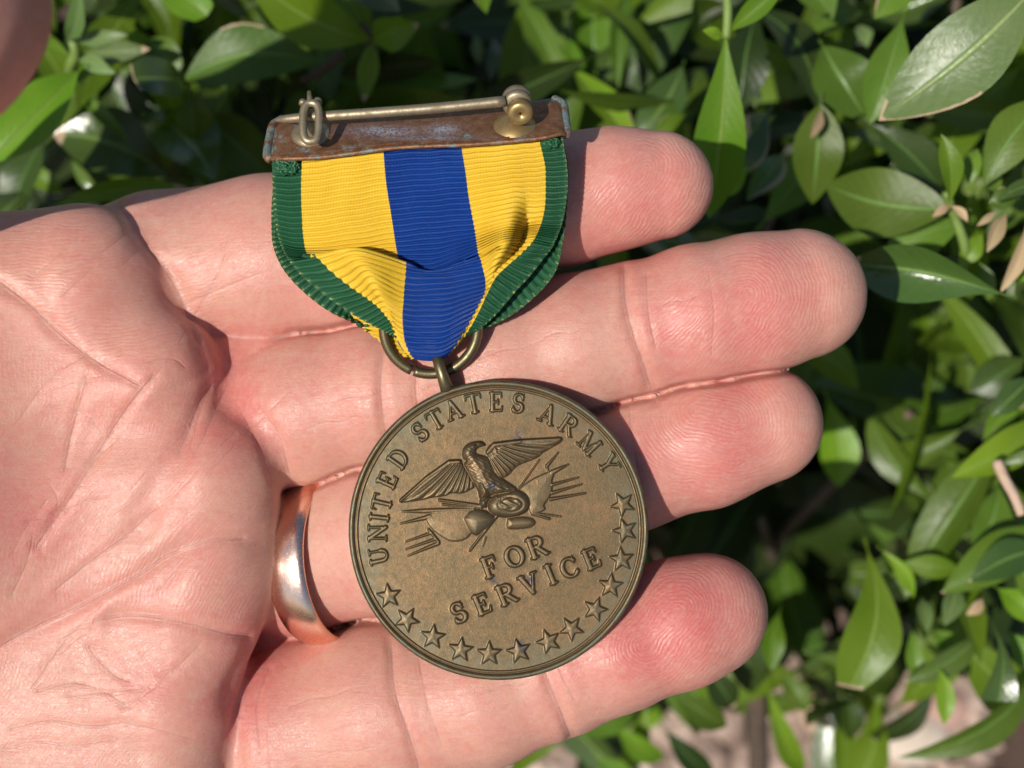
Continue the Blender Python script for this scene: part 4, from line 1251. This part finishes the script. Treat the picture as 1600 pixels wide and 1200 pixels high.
for i in range(1500):
    px, py = rg.uniform(500, 1560), rg.uniform(930, 1300)
    if px > 1430 and rg.random() < .75: continue
    c = ground_pt(px, py)
    ps.append(pebble(c + GN * rg.uniform(0, 3), rg.choice([2.2, 3, 4, 5.5, 7]) * rg.uniform(.7, 1.2), i))
v, f = join(ps)
o = link_mesh('gravel', v, f, M['gravel'], None, gc, smooth=False); o['kind'] = 'stuff'; o['label'] = 'pinkish gravel strewn over the soil'
for (px, py, r, mt, nm, lb) in [(1412, 1165, 13, 'stone', 'stone', 'pale cream stone lying on the gravel'), (1450, 1120, 11, 'pinkstone', 'stone', 'dull pink stone just above the pale cream one'), (1290, 1095, 7, 'pinkstone', 'stone', 'small round pinkish stone under the hanging lime leaf')]:
    c = ground_pt(px, py)
    v, f = pebble(c + GN * 4, r, int(px))
    v2 = v; o = link_mesh(nm, v2, f, M[mt], None, c); md = o.modifiers.new('s', 'SUBSURF'); md.levels = 2; md.render_levels = 2
    tag(o, lb, 'stone', 'stones on the gravel')
a, b = ground_pt(1250, 1110), ground_pt(1310, 1185)
v, f = tube(catmull([a + GN * 5, (a + b) / 2 + GN * 8 + gx_ * 2, b + GN * 5], 6), [2.5, 4, 4.6, 5, 5.2, 5, 5.2, 5, 4.6, 4.4, 4, 3.2, 2][:13], 9)
M['bark'] = mat_plain('bleached_bark', (0.52, 0.36, 0.24), (0.42, 0.30, 0.24), 0.85, 0.15, 0.6)
o = link_mesh('bark_chip', v, f, M['bark'], None, a); tag(o, 'tan strip of bark lying on the gravel', 'bark')

# ------------------------------------------------------------------ shrub
LK = dict(
    lime=mat_leaf('young_leaf', (0.125, 0.25, 0.012), (0.17, 0.29, 0.018), (0.24, 0.36, 0.06), 0.4, 0.42, (0.32, 0.55, 0.03), 0.42),
    mid=mat_leaf('leaf', (0.068, 0.135, 0.012), (0.100, 0.175, 0.018), (0.15, 0.26, 0.06), 0.34, 0.22, (0.20, 0.38, 0.02), 0.40),
    dark=mat_leaf('dark_shaded_leaf', (0.020, 0.038, 0.006), (0.030, 0.054, 0.008), (0.08, 0.15, 0.035), 0.32, 0.08, (0.10, 0.22, 0.01), 0.38),  # dark green, darkened further in colour to stand for shade inside the shrub
    gloss=mat_leaf('glossy_leaf', (0.050, 0.095, 0.015), (0.068, 0.12, 0.022), (0.16, 0.26, 0.06), 0.7, 0.12, (0.14, 0.30, 0.03), 0.24),
    pale=mat_leaf('pale_leaf', (0.095, 0.16, 0.045), (0.125, 0.19, 0.06), (0.26, 0.34, 0.12), 0.45, 0.2, (0.25, 0.40, 0.08), 0.36),
    tan=mat_leaf('dried_leaf', (0.46, 0.34, 0.19), (0.36, 0.25, 0.14), (0.55, 0.43, 0.27), 0.3, 0.2, (0.6, 0.42, 0.2), 0.6),
)
M['stem'] = mat_plain('green_stem', (0.16, 0.24, 0.05), (0.11, 0.17, 0.035), 0.5, 0.2, 0.2)
M['wood'] = mat_plain('woody_stem', (0.13, 0.09, 0.06), (0.08, 0.055, 0.04), 0.85, 0.3, 0.5)
SH = ground_pt(1050, 560)
shrub = thing('shrub', SH, 'dense leafy green shrub with glossy pointed leaves behind the hand', 'shrub')

def leaf_geo(b, t, w_, roll=0.0, curl=0.08, fold=0.28, peak=0.55, blunt=0.0, seed=0, scorch=None, ns=14, nu=8):
    rg = random.Random(seed)
    b = np.asarray(b, float); t = np.asarray(t, float)
    T = t - b; L = np.linalg.norm(T); T = T / L
    Nn = np.array([0, 0, 1.]) - T[2] * T; Nn /= np.linalg.norm(Nn)
    La = np.cross(Nn, T)
    c, s = math.cos(roll), math.sin(roll)
    Nn, La = Nn * c + La * s, La * c - Nn * s
    p = math.log(.5) / math.log(peak)
    ph1, ph2 = rg.uniform(0, 6), rg.uniform(0, 6)
    sidebend = rg.uniform(-.10, .10)
    if scorch is None:
        k_ = rg.random(); e0 = rg.uniform(.9, .97); sd_ = rg.choice((-1, 1)); a0 = rg.uniform(.3, .7)
        if k_ < .25: scorch = lambda q, u: .8 * (q > e0)
        elif k_ < .42: scorch = lambda q, u: .72 * (u * sd_ > .8 and a0 < q < a0 + .3)
    V = []; A = []; U_ = []; Sc = []
    for i in range(-2, ns + 1):
        q = i / ns if i >= 0 else i * 0.055
        pr = 0.05 if i < 0 else max(0.0, math.sin(math.pi * min(1, q * (1 - blunt) + 0) ** p)) ** 0.92 + 0.03 * (1 - q)
        cen = b + T * L * q + Nn * curl * L * 4 * q * (1 - q) * 1.0 - Nn * curl * L * 1.2 * q ** 3 + La * sidebend * L * math.sin(math.pi * q)
        for j in range(nu + 1):
            u = -1 + 2 * j / nu
            hw = w_ / 2 * pr
            wave = 0.05 * w_ * math.sin(q * 9 + (ph1 if u < 0 else ph2)) * abs(u) * pr
            e = fold * (1 + .2 * math.sin(q * 4 + ph1))
            V.append(cen + La * u * hw * math.cos(e) + Nn * (abs(u) ** 1.4 * hw * math.sin(e) * 1.0 + wave))
            A.append(q); U_.append(u)
            Sc.append(scorch(q, u) if scorch else 0.0)
    f = np.array([(i * (nu + 1) + j, i * (nu + 1) + j + 1, (i + 1) * (nu + 1) + j + 1, (i + 1) * (nu + 1) + j) for i in range(ns + 2) for j in range(nu)])
    return np.array(V), f, A, U_, Sc

nleaf = 0
def leaf(b, t, wpx, kind, z=-45, z2=None, label=None, **kw):
    """b, t measured on the photograph; z, z2 depth of base and tip"""
    global nleaf
    nleaf += 1
    z2 = z if z2 is None else z2
    zm = (z + z2) / 2
    B = P(b[0], b[1], z); T = P(t[0], t[1], z2)
    V, f, A, U_, Sc = leaf_geo(B, T, wpx / S * (D - zm) / D, seed=nleaf, **kw)
    o = link_mesh('leaf', V, f, LK[kind], shrub, SH)
    fattr(o, 'along', A); fattr(o, 'across', U_); fattr(o, 'scorch', Sc)
    if label: o['label'] = label
    return o
def stem(pts, r0, r1, mat='stem', name='stem'):
    p = catmull([P(*q) for q in pts], 6) if len(pts) > 2 else np.array([P(*q) for q in pts])
    v, f = tube(p, np.linspace(r0, r1, len(p)), 8)
    return link_mesh(name, v, f, M[mat], shrub, SH)
tipburn = lambda a: (lambda q, u: sstep((q - a) / (1 - a + 1e-6)) * 1.0)

R_ = math.radians
# upper left
leaf((122, 112), (-25, 250), 100, 'lime', -42, -36, fold=.35, roll=R_(-4))
leaf((104, 64), (121, -12), 32, 'pale', -48, -40, roll=R_(-14)); leaf((116, 62), (194, 54), 26, 'pale', -50, -46, roll=R_(-10))
leaf((132, 82), (228, 76), 36, 'pale', -50, -46, roll=R_(-10)); leaf((124, 94), (175, 114), 28, 'pale', -46, -42, roll=R_(-18))
leaf((112, 90), (60, 60), 26, 'lime', -52, -56)
stem([(112, 60, -49), (118, 84, -50), (114, 125, -54), (190, 212, -62)], 0.7, 0.9)
leaf((112, 138), (200, 222), 26, 'mid', -56, -54, fold=.6)
leaf((262, 276), (84, 206), 112, 'gloss', -62, -56, roll=R_(-12), fold=.32, scorch=lambda q, u: 0.8 * (q > .92))
leaf((160, 88), (282, 292), 100, 'dark', -66, -72, fold=.3); leaf((70, 215), (10, 345), 70, 'dark', -60, -58, roll=R_(-20))
leaf((40, 300), (-20, 350), 70, 'gloss', -58, -52, roll=R_(-25)); leaf((82, 322), (290, 290), 34, 'lime', -48, -48)
leaf((112, 250), (150, 305), 22, 'gloss', -64, -62, roll=R_(-20)); leaf((30, 262), (95, 300), 34, 'lime', -70, -68)
leaf((288, 126), (215, 118), 74, 'gloss', -52, -44, roll=R_(-16), fold=.15, peak=.5, blunt=.2); leaf((290, 122), (228, 58), 52, 'mid', -55, -56)
leaf((288, 124), (496, 92), 96, 'mid', -52, -50, fold=.25, roll=R_(4), peak=.48)
leaf((298, 138), (306, 222), 66, 'mid', -54, -56, roll=R_(20), fold=.5); leaf((306, 172), (432, 280), 84, 'mid', -66, -64, fold=.3)
leaf((256, 225), (340, 285), 22, 'lime', -66, -64); leaf((300, 268), (400, 300), 46, 'mid', -70, -66); leaf((300, 290), (420, 262), 40, 'lime', -74, -70)
leaf((255, 150), (285, 250), 60, 'dark', -72, -74)
leaf((262, -45), (318, 20), 66, 'lime', -50, -46, peak=.6, blunt=.15)
leaf((580, 62), (385, -40), 88, 'lime', -56, -44, fold=.2, roll=R_(8)); leaf((580, 62), (505, -40), 50, 'mid', -58, -52)
stem([(560, 40, -56), (580, 64, -58), (578, 120, -72), (560, 200, -110)], .8, 1.0, 'wood')
leaf((584, 66), (652, 40), 64, 'lime', -55, -50, roll=R_(-30), fold=.5); leaf((582, 66), (568, 155), 38, 'lime', -57, -54, fold=.5)
leaf((550, -30), (618, 14), 66, 'gloss', -52, -46, roll=R_(-8)); leaf((566, 150), (490, 80), 48, 'mid', -80, -84)
stem([(472, 126, -66), (500, 112, -64), (535, 84, -62)], .5, .8, 'wood', 'twig')
leaf((455, 130), (500, 230), 60, 'mid', -84, -86); leaf((520, 60), (470, 20), 40, 'dark', -84, -86)
leaf((735, -40), (758, 14), 40, 'lime', -52, -46); leaf((772, 62), (766, 122), 27, 'gloss', -84, -80, roll=R_(-18)); leaf((742, 55), (748, 98), 20, 'pale', -86, -84, roll=R_(-14)); leaf((798, 90), (802, 120), 17, 'pale', -88, -86)
leaf((812, 0), (892, 166), 64, 'mid', -78, -72, fold=.4); leaf((862, 52), (918, 128), 27, 'lime', -76, -70, fold=.5); leaf((892, 108), (1000, 226), 58, 'lime', -66, -58, roll=R_(30), fold=.35)
leaf((938, -30), (936, 118), 80, 'mid', -84, -80, roll=R_(12)); leaf((990, -25), (968, 132), 34, 'mid', -72, -66, fold=.6); leaf((972, 60), (946, 146), 42, 'gloss', -80, -74, roll=R_(-16))
leaf((1112, -40), (948, 178), 100, 'dark', -78, -80, fold=.3); leaf((1066, 104), (992, 216), 66, 'gloss', -64, -60, roll=R_(-10), scorch=lambda q, u: .8 * (q > .86))
leaf((1072, 178), (1022, 222), 26, 'lime', -60, -58)
# tall lime shoot
stem([(1136, -20, -26), (1137, 20, -27), (1135, 60, -28)], .62, .58)
leaf((1134, 56), (1108, 345), 88, 'lime', -28, -36, fold=.32, roll=R_(-6), peak=.6, curl=.04)
leaf((1138, 50), (1226, -25), 38, 'lime', -28, -24, fold=.5); leaf((1130, 56), (1100, 47), 20, 'lime', -28, -26)
leaf((1184, 12), (1160, 172), 76, 'dark', -60, -56, roll=R_(16), fold=.3, peak=.62)
leaf((1176, 140), (1180, 165), 24, 'pale', -59, -56)
leaf((1285, 72), (1350, 172), 98, 'mid', -48, -46, roll=R_(6), fold=.2, peak=.5, blunt=.12)
burn31 = lambda q, u: max(0, (q - .93) * 14) + (0.75 if (u > .78 and .55 < q) else 0) + (.8 if (u < -.6 and q > .86) else 0)
leaf((1625, -28), (1372, 186), 128, 'pale', -18, -23, roll=R_(-9), fold=.16, peak=.52, curl=.05, scorch=burn31, label='large glossy leaf with a scorched tan tip')
leaf((1410, 30), (1362, 190), 70, 'mid', -40, -38, peak=.6); leaf((1365, 196), (1478, 300), 74, 'dark', -52, -54)
leaf((1440, -40), (1372, 24), 62, 'mid', -44, -40, scorch=lambda q, u: .7 * (u < -.72)); leaf((1250, -40), (1300, 24), 66, 'mid', -56, -50); leaf((1345, 20), (1270, 50), 50, 'mid', -66, -60)
leaf((1340, 40), (1355, 70), 28, 'pale', -64, -60); leaf((1324, 195), (1334, 240), 24, 'mid', -84, -84)
leaf((1482, 320), (1474, 212), 40, 'lime', -30, -26, fold=.5, peak=.6); leaf((1536, 292), (1640, 150), 78, 'mid', -32, -30, fold=.3, roll=R_(8)); leaf((1515, 290), (1528, 232), 32, 'mid', -36, -36)
leaf((1490, 328), (1284, 284), 108, 'mid', -36, -44, fold=.22, peak=.5); leaf((1282, 162), (1272, 322), 80, 'mid', -44, -48, fold=.25, peak=.45)
leaf((1282, 170), (1268, 214), 16, 'tan', -42, -40, label='dry tan scrap caught on a leaf')
leaf((1200, 176), (1128, 284), 76, 'gloss', -52, -48, roll=R_(10), scorch=lambda q, u: .72 * (abs(u) > .8)); leaf((1168, 178), (1144, 236), 18, 'tan', -47, -46)
leaf((1222, 240), (1170, 306), 46, 'gloss', -60, -54, roll=R_(-14), scorch=lambda q, u: .75 * (u > .6)); leaf((1118, 305), (1166, 262), 30, 'lime', -44, -40)
leaf((1195, 345), (1300, 215), 80, 'mid', -58, -62, fold=.3); leaf((1110, 345), (1210, 330), 50, 'dark', -62, -64); leaf((1040, 352), (1130, 330), 46, 'dark', -50, -52); leaf((1020, 372), (1095, 388), 40, 'gloss', -58, -58)
leaf((1562, 458), (1318, 418), 104, 'gloss', -26, -31, roll=R_(22), fold=.45, peak=.6, label='long glossy leaf lit white along its lower half')
leaf((1505, 350), (1380, 408), 72, 'mid', -44, -44, fold=.3); leaf((1508, 395), (1470, 440), 40, 'dark', -46, -48)
stem([(1478, 300, -34), (1490, 335, -36), (1508, 392, -38), (1494, 440, -44)], .6, .7)
leaf((1486, 322), (1458, 338), 14, 'tan', -33, -32); leaf((1486, 322), (1512, 346), 14, 'tan', -33, -32)
leaf((1572, 335), (1545, 392), 30, 'tan', -30, -28, fold=.6, label='curled dry tan leaf'); leaf((1604, 345), (1566, 456), 30, 'tan', -30, -28, fold=.7); leaf((1556, 330), (1528, 352), 12, 'tan', -31, -30)
leaf((1535, 365), (1500, 415), 34, 'lime', -38, -38); leaf((1590, 310), (1545, 318), 36, 'mid', -30, -30); leaf((1640, 296), (1560, 312), 26, 'gloss', -27, -24, roll=R_(-20))
leaf((1575, 440), (1610, 400), 40, 'lime', -40, -40); leaf((1530, 410), (1545, 470), 26, 'mid', -42, -42); leaf((1560, 300), (1545, 260), 30, 'mid', -38, -36); leaf((1600, 300), (1650, 220), 44, 'dark', -40, -38)
# right side, lower
leaf((1232, 545), (1345, 606), 60, 'lime', -74, -74, roll=R_(14)); leaf((1292, 622), (1314, 762), 66, 'lime', -80, -80, peak=.6); leaf((1418, 560), (1432, 652), 52, 'mid', -90, -92)
leaf((1600, 560), (1516, 612), 64, 'dark', -60, -60, scorch=lambda q, u: .6 * (q > .93)); leaf((1612, 590), (1552, 648), 46, 'gloss', -46, -44, roll=R_(-16)); leaf((1500, 470), (1512, 540), 30, 'mid', -66, -66)
leaf((1622, 650), (1492, 742), 70, 'lime', -48, -44, roll=R_(-14), fold=.5); leaf((1590, 610), (1540, 690), 40, 'lime', -60, -58)
stem([(1558, 722, -40), (1568, 745, -39), (1585, 776, -38), (1596, 804, -38)], .75, .62, 'bark', 'dead_twig')
leaf((1640, 700), (1566, 726), 20, 'pale', -40, -40)
leaf((1640, 822), (1478, 925), 76, 'mid', -52, -48, fold=.4, roll=R_(-8)); leaf((1640, 860), (1520, 905), 60, 'gloss', -48, -44, roll=R_(-20)); leaf((1560, 760), (1525, 860), 66, 'mid', -58, -56)
leaf((1356, 862), (1332, 1072), 92, 'lime', -56, -50, fold=.22, peak=.62, blunt=.10, scorch=lambda q, u: .75 * (q > .965), label='long lime leaf hanging down with a ragged tan end')
leaf((1218, 955), (1206, 1046), 40, 'lime', -70, -66, peak=.6); leaf((1222, 1056), (1262, 1112), 42, 'mid', -86, -84)
leaf((1460, 1072), (1352, 1164), 52, 'dark', -90, -96, roll=R_(24)); leaf((1318, 1075), (1330, 1160), 40, 'dark', -98, -100)
stem([(1180, 960, -96), (1182, 1050, -104), (1186, 1220, -140)], 1.6, 2.0, 'wood')
leaf((1200, 1080), (1266, 1215), 42, 'lime', -92, -100, roll=R_(16)); leaf((1372, 925), (1424, 905), 60, 'gloss', -62, -58, roll=R_(-16)); leaf((1378, 860), (1430, 936), 24, 'lime', -56, -56)
leaf((1405, 880), (1500, 890), 38, 'lime', -56, -54); leaf((1450, 850), (1520, 810), 30, 'lime', -64, -60); leaf((1545, 965), (1562, 1092), 58, 'gloss', -46, -40, roll=R_(-8), blunt=.28, peak=.75, fold=.15, label='clipped leaf with a straight cut pale end')
leaf((1494, 912), (1478, 975), 34, 'pale', -52, -48, roll=R_(-10)); leaf((1535, 985), (1420, 1066), 44, 'gloss', -58, -54, fold=.4); leaf((1468, 1045), (1477, 1132), 32, 'lime', -54, -52); leaf((1425, 985), (1442, 1070), 30, 'mid', -60, -58)
leaf((1560, 920), (1620, 975), 44, 'lime', -50, -46); leaf((1585, 880), (1640, 940), 50, 'mid', -48, -46); leaf((1405, 960), (1380, 1040), 40, 'mid', -70, -70); leaf((1535, 935), (1512, 960), 20, 'tan', -50, -48)
leaf((1460, 985), (1500, 1040), 40, 'mid', -66, -62); leaf((1440, 935), (1450, 985), 26, 'pale', -60, -56); leaf((1580, 990), (1630, 1050), 44, 'mid', -52, -50)
# lower edge, seen under the little finger
leaf((880, 1140), (1000, 1105), 52, 'mid', -80, -84); leaf((960, 1130), (1042, 1190), 40, 'lime', -92, -96); leaf((1010, 1100), (965, 1215), 40, 'lime', -96, -100); leaf((1050, 1080), (1140, 1140), 46, 'mid', -84, -88); leaf((1100, 1040), (1150, 1110), 50, 'dark', -78, -80)
leaf((930, 1180), (990, 1230), 44, 'mid', -90, -92); leaf((1040, 1140), (1120, 1215), 40, 'dark', -96, -100); leaf((1130, 960), (1180, 1090), 60, 'dark', -84, -88)
hand_placed = nleaf

# leaves that fill the body of the shrub further back
protos = []
for i in range(8):
    V, f, A, U_, Sc = leaf_geo((0, 0, 0), (0, 34, 0), 13 + 1.2 * (i % 4), roll=0, curl=.10 - .03 * (i % 3), fold=.2 + .06 * (i % 4), peak=.5 + .04 * (i % 3), seed=100 + i, ns=10, nu=6)
    me = link_mesh('leaf', V, f, LK['mid'], None, (0, 0, 0))
    fattr(me, 'along', A); fattr(me, 'across', U_); fattr(me, 'scorch', Sc)
    protos.append(me.data); bpy.data.objects.remove(me)
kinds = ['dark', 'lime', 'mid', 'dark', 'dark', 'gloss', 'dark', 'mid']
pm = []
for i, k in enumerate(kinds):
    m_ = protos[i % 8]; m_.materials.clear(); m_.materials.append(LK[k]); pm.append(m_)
rg = random.Random(21)
spots_ = []
while len(spots_) < 298 - hand_placed:
    px, py = rg.uniform(-160, 1800), rg.uniform(-160, 1080)
    if py > 1010 and px > 780 and rg.random() < .8: continue
    z = -rg.uniform(66, 120) if (py < 330 or px > 1450) and rg.random() < .6 else -rg.uniform(100, 170)
    if 120 < px < 1000 and 380 < py < 1000 and rg.random() < .8: continue
    if 540 < px < 880 and py < 220: z = -rg.uniform(120, 175)
    spots_.append((px, py, z))
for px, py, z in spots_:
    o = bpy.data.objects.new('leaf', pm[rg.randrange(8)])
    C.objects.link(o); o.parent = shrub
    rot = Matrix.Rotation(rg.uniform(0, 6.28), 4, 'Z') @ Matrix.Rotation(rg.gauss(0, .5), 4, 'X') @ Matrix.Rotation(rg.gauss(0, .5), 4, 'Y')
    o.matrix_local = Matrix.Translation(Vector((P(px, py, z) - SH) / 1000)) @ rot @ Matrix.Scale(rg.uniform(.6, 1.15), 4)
# the deep interior: leaves too dim to pick apart, one mass in the shade-darkened leaf colour
vs = []; n_ = 0; AA = []; UU = []
for i in range(1300):
    px, py = rg.uniform(-300, 1950), rg.uniform(-300, 960)
    z = -rg.uniform(125, 215)
    V, f, A, U_, Sc = leaf_geo((0, 0, 0), (0, 34, 0), 14, curl=.08, fold=.25, seed=i, ns=5, nu=2)
    Rm = np.array((Matrix.Rotation(rg.uniform(0, 6.28), 3, 'Z') @ Matrix.Rotation(rg.gauss(0, .6), 3, 'X') @ Matrix.Rotation(rg.gauss(0, .6), 3, 'Y')))
    p_ = P(px, py, z)
    if p_ @ GN < GD + 12: continue
    vs.append((V @ Rm.T + p_, f)); AA += A; UU += U_
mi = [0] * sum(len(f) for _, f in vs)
for i in range(520):
    if rg.random() < .55: px, py, z = rg.uniform(-200, 1750), rg.uniform(-160, 300), -rg.uniform(62, 118)
    elif rg.random() < .7: px, py, z = rg.uniform(1440, 1800), rg.uniform(200, 1060), -rg.uniform(60, 118)
    elif rg.random() < .45: px, py, z = rg.uniform(760, 1430), rg.uniform(1020, 1110), -rg.uniform(88, 140)
    else: continue
    if 540 < px < 880 and py < 200 and z > -105: continue
    if 1090 < px < 1430 and 560 < py < 900: continue
    V, f, A, U_, Sc = leaf_geo((0, 0, 0), (0, rg.uniform(14, 27), 0), rg.uniform(5, 9), curl=rg.uniform(-.1, .14), fold=rg.uniform(.1, .5), seed=i + 5000, ns=7, nu=4)
    Rm = np.array((Matrix.Rotation(rg.uniform(0, 6.28), 3, 'Z') @ Matrix.Rotation(rg.gauss(0, .55), 3, 'X') @ Matrix.Rotation(rg.gauss(0, .55), 3, 'Y')))
    p_ = P(px, py, z)
    if p_ @ GN < GD + 8: continue
    vs.append((V @ Rm.T + p_, f)); AA += A; UU += U_
    mi += [rg.choice((0, 1, 1, 2, 3, 3))] * len(f)
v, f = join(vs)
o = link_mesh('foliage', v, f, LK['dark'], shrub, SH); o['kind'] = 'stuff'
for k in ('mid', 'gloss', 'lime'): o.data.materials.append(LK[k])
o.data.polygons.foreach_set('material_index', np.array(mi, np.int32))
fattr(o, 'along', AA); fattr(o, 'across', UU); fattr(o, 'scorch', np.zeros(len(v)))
# woody stems rising from the soil
for i in range(22):
    px, py = rg.uniform(-100, 1700), rg.uniform(-100, 900)
    top = P(px, py, -rg.uniform(60, 110)); foot = top - GN * ((top @ GN) - GD) + gx_ * rg.uniform(-40, 40) + gy_ * rg.uniform(-25, 25)
    foot = foot - GN * (foot @ GN - GD) - GN * 2
    m_ = (top + foot) / 2 + gx_ * rg.uniform(-9, 9) + gy_ * rg.uniform(-9, 9)
    v, f = tube(catmull([foot, m_, top], 6), np.linspace(1.9, .7, 13), 8)
    link_mesh('stem', v, f, M['wood'], shrub, SH)
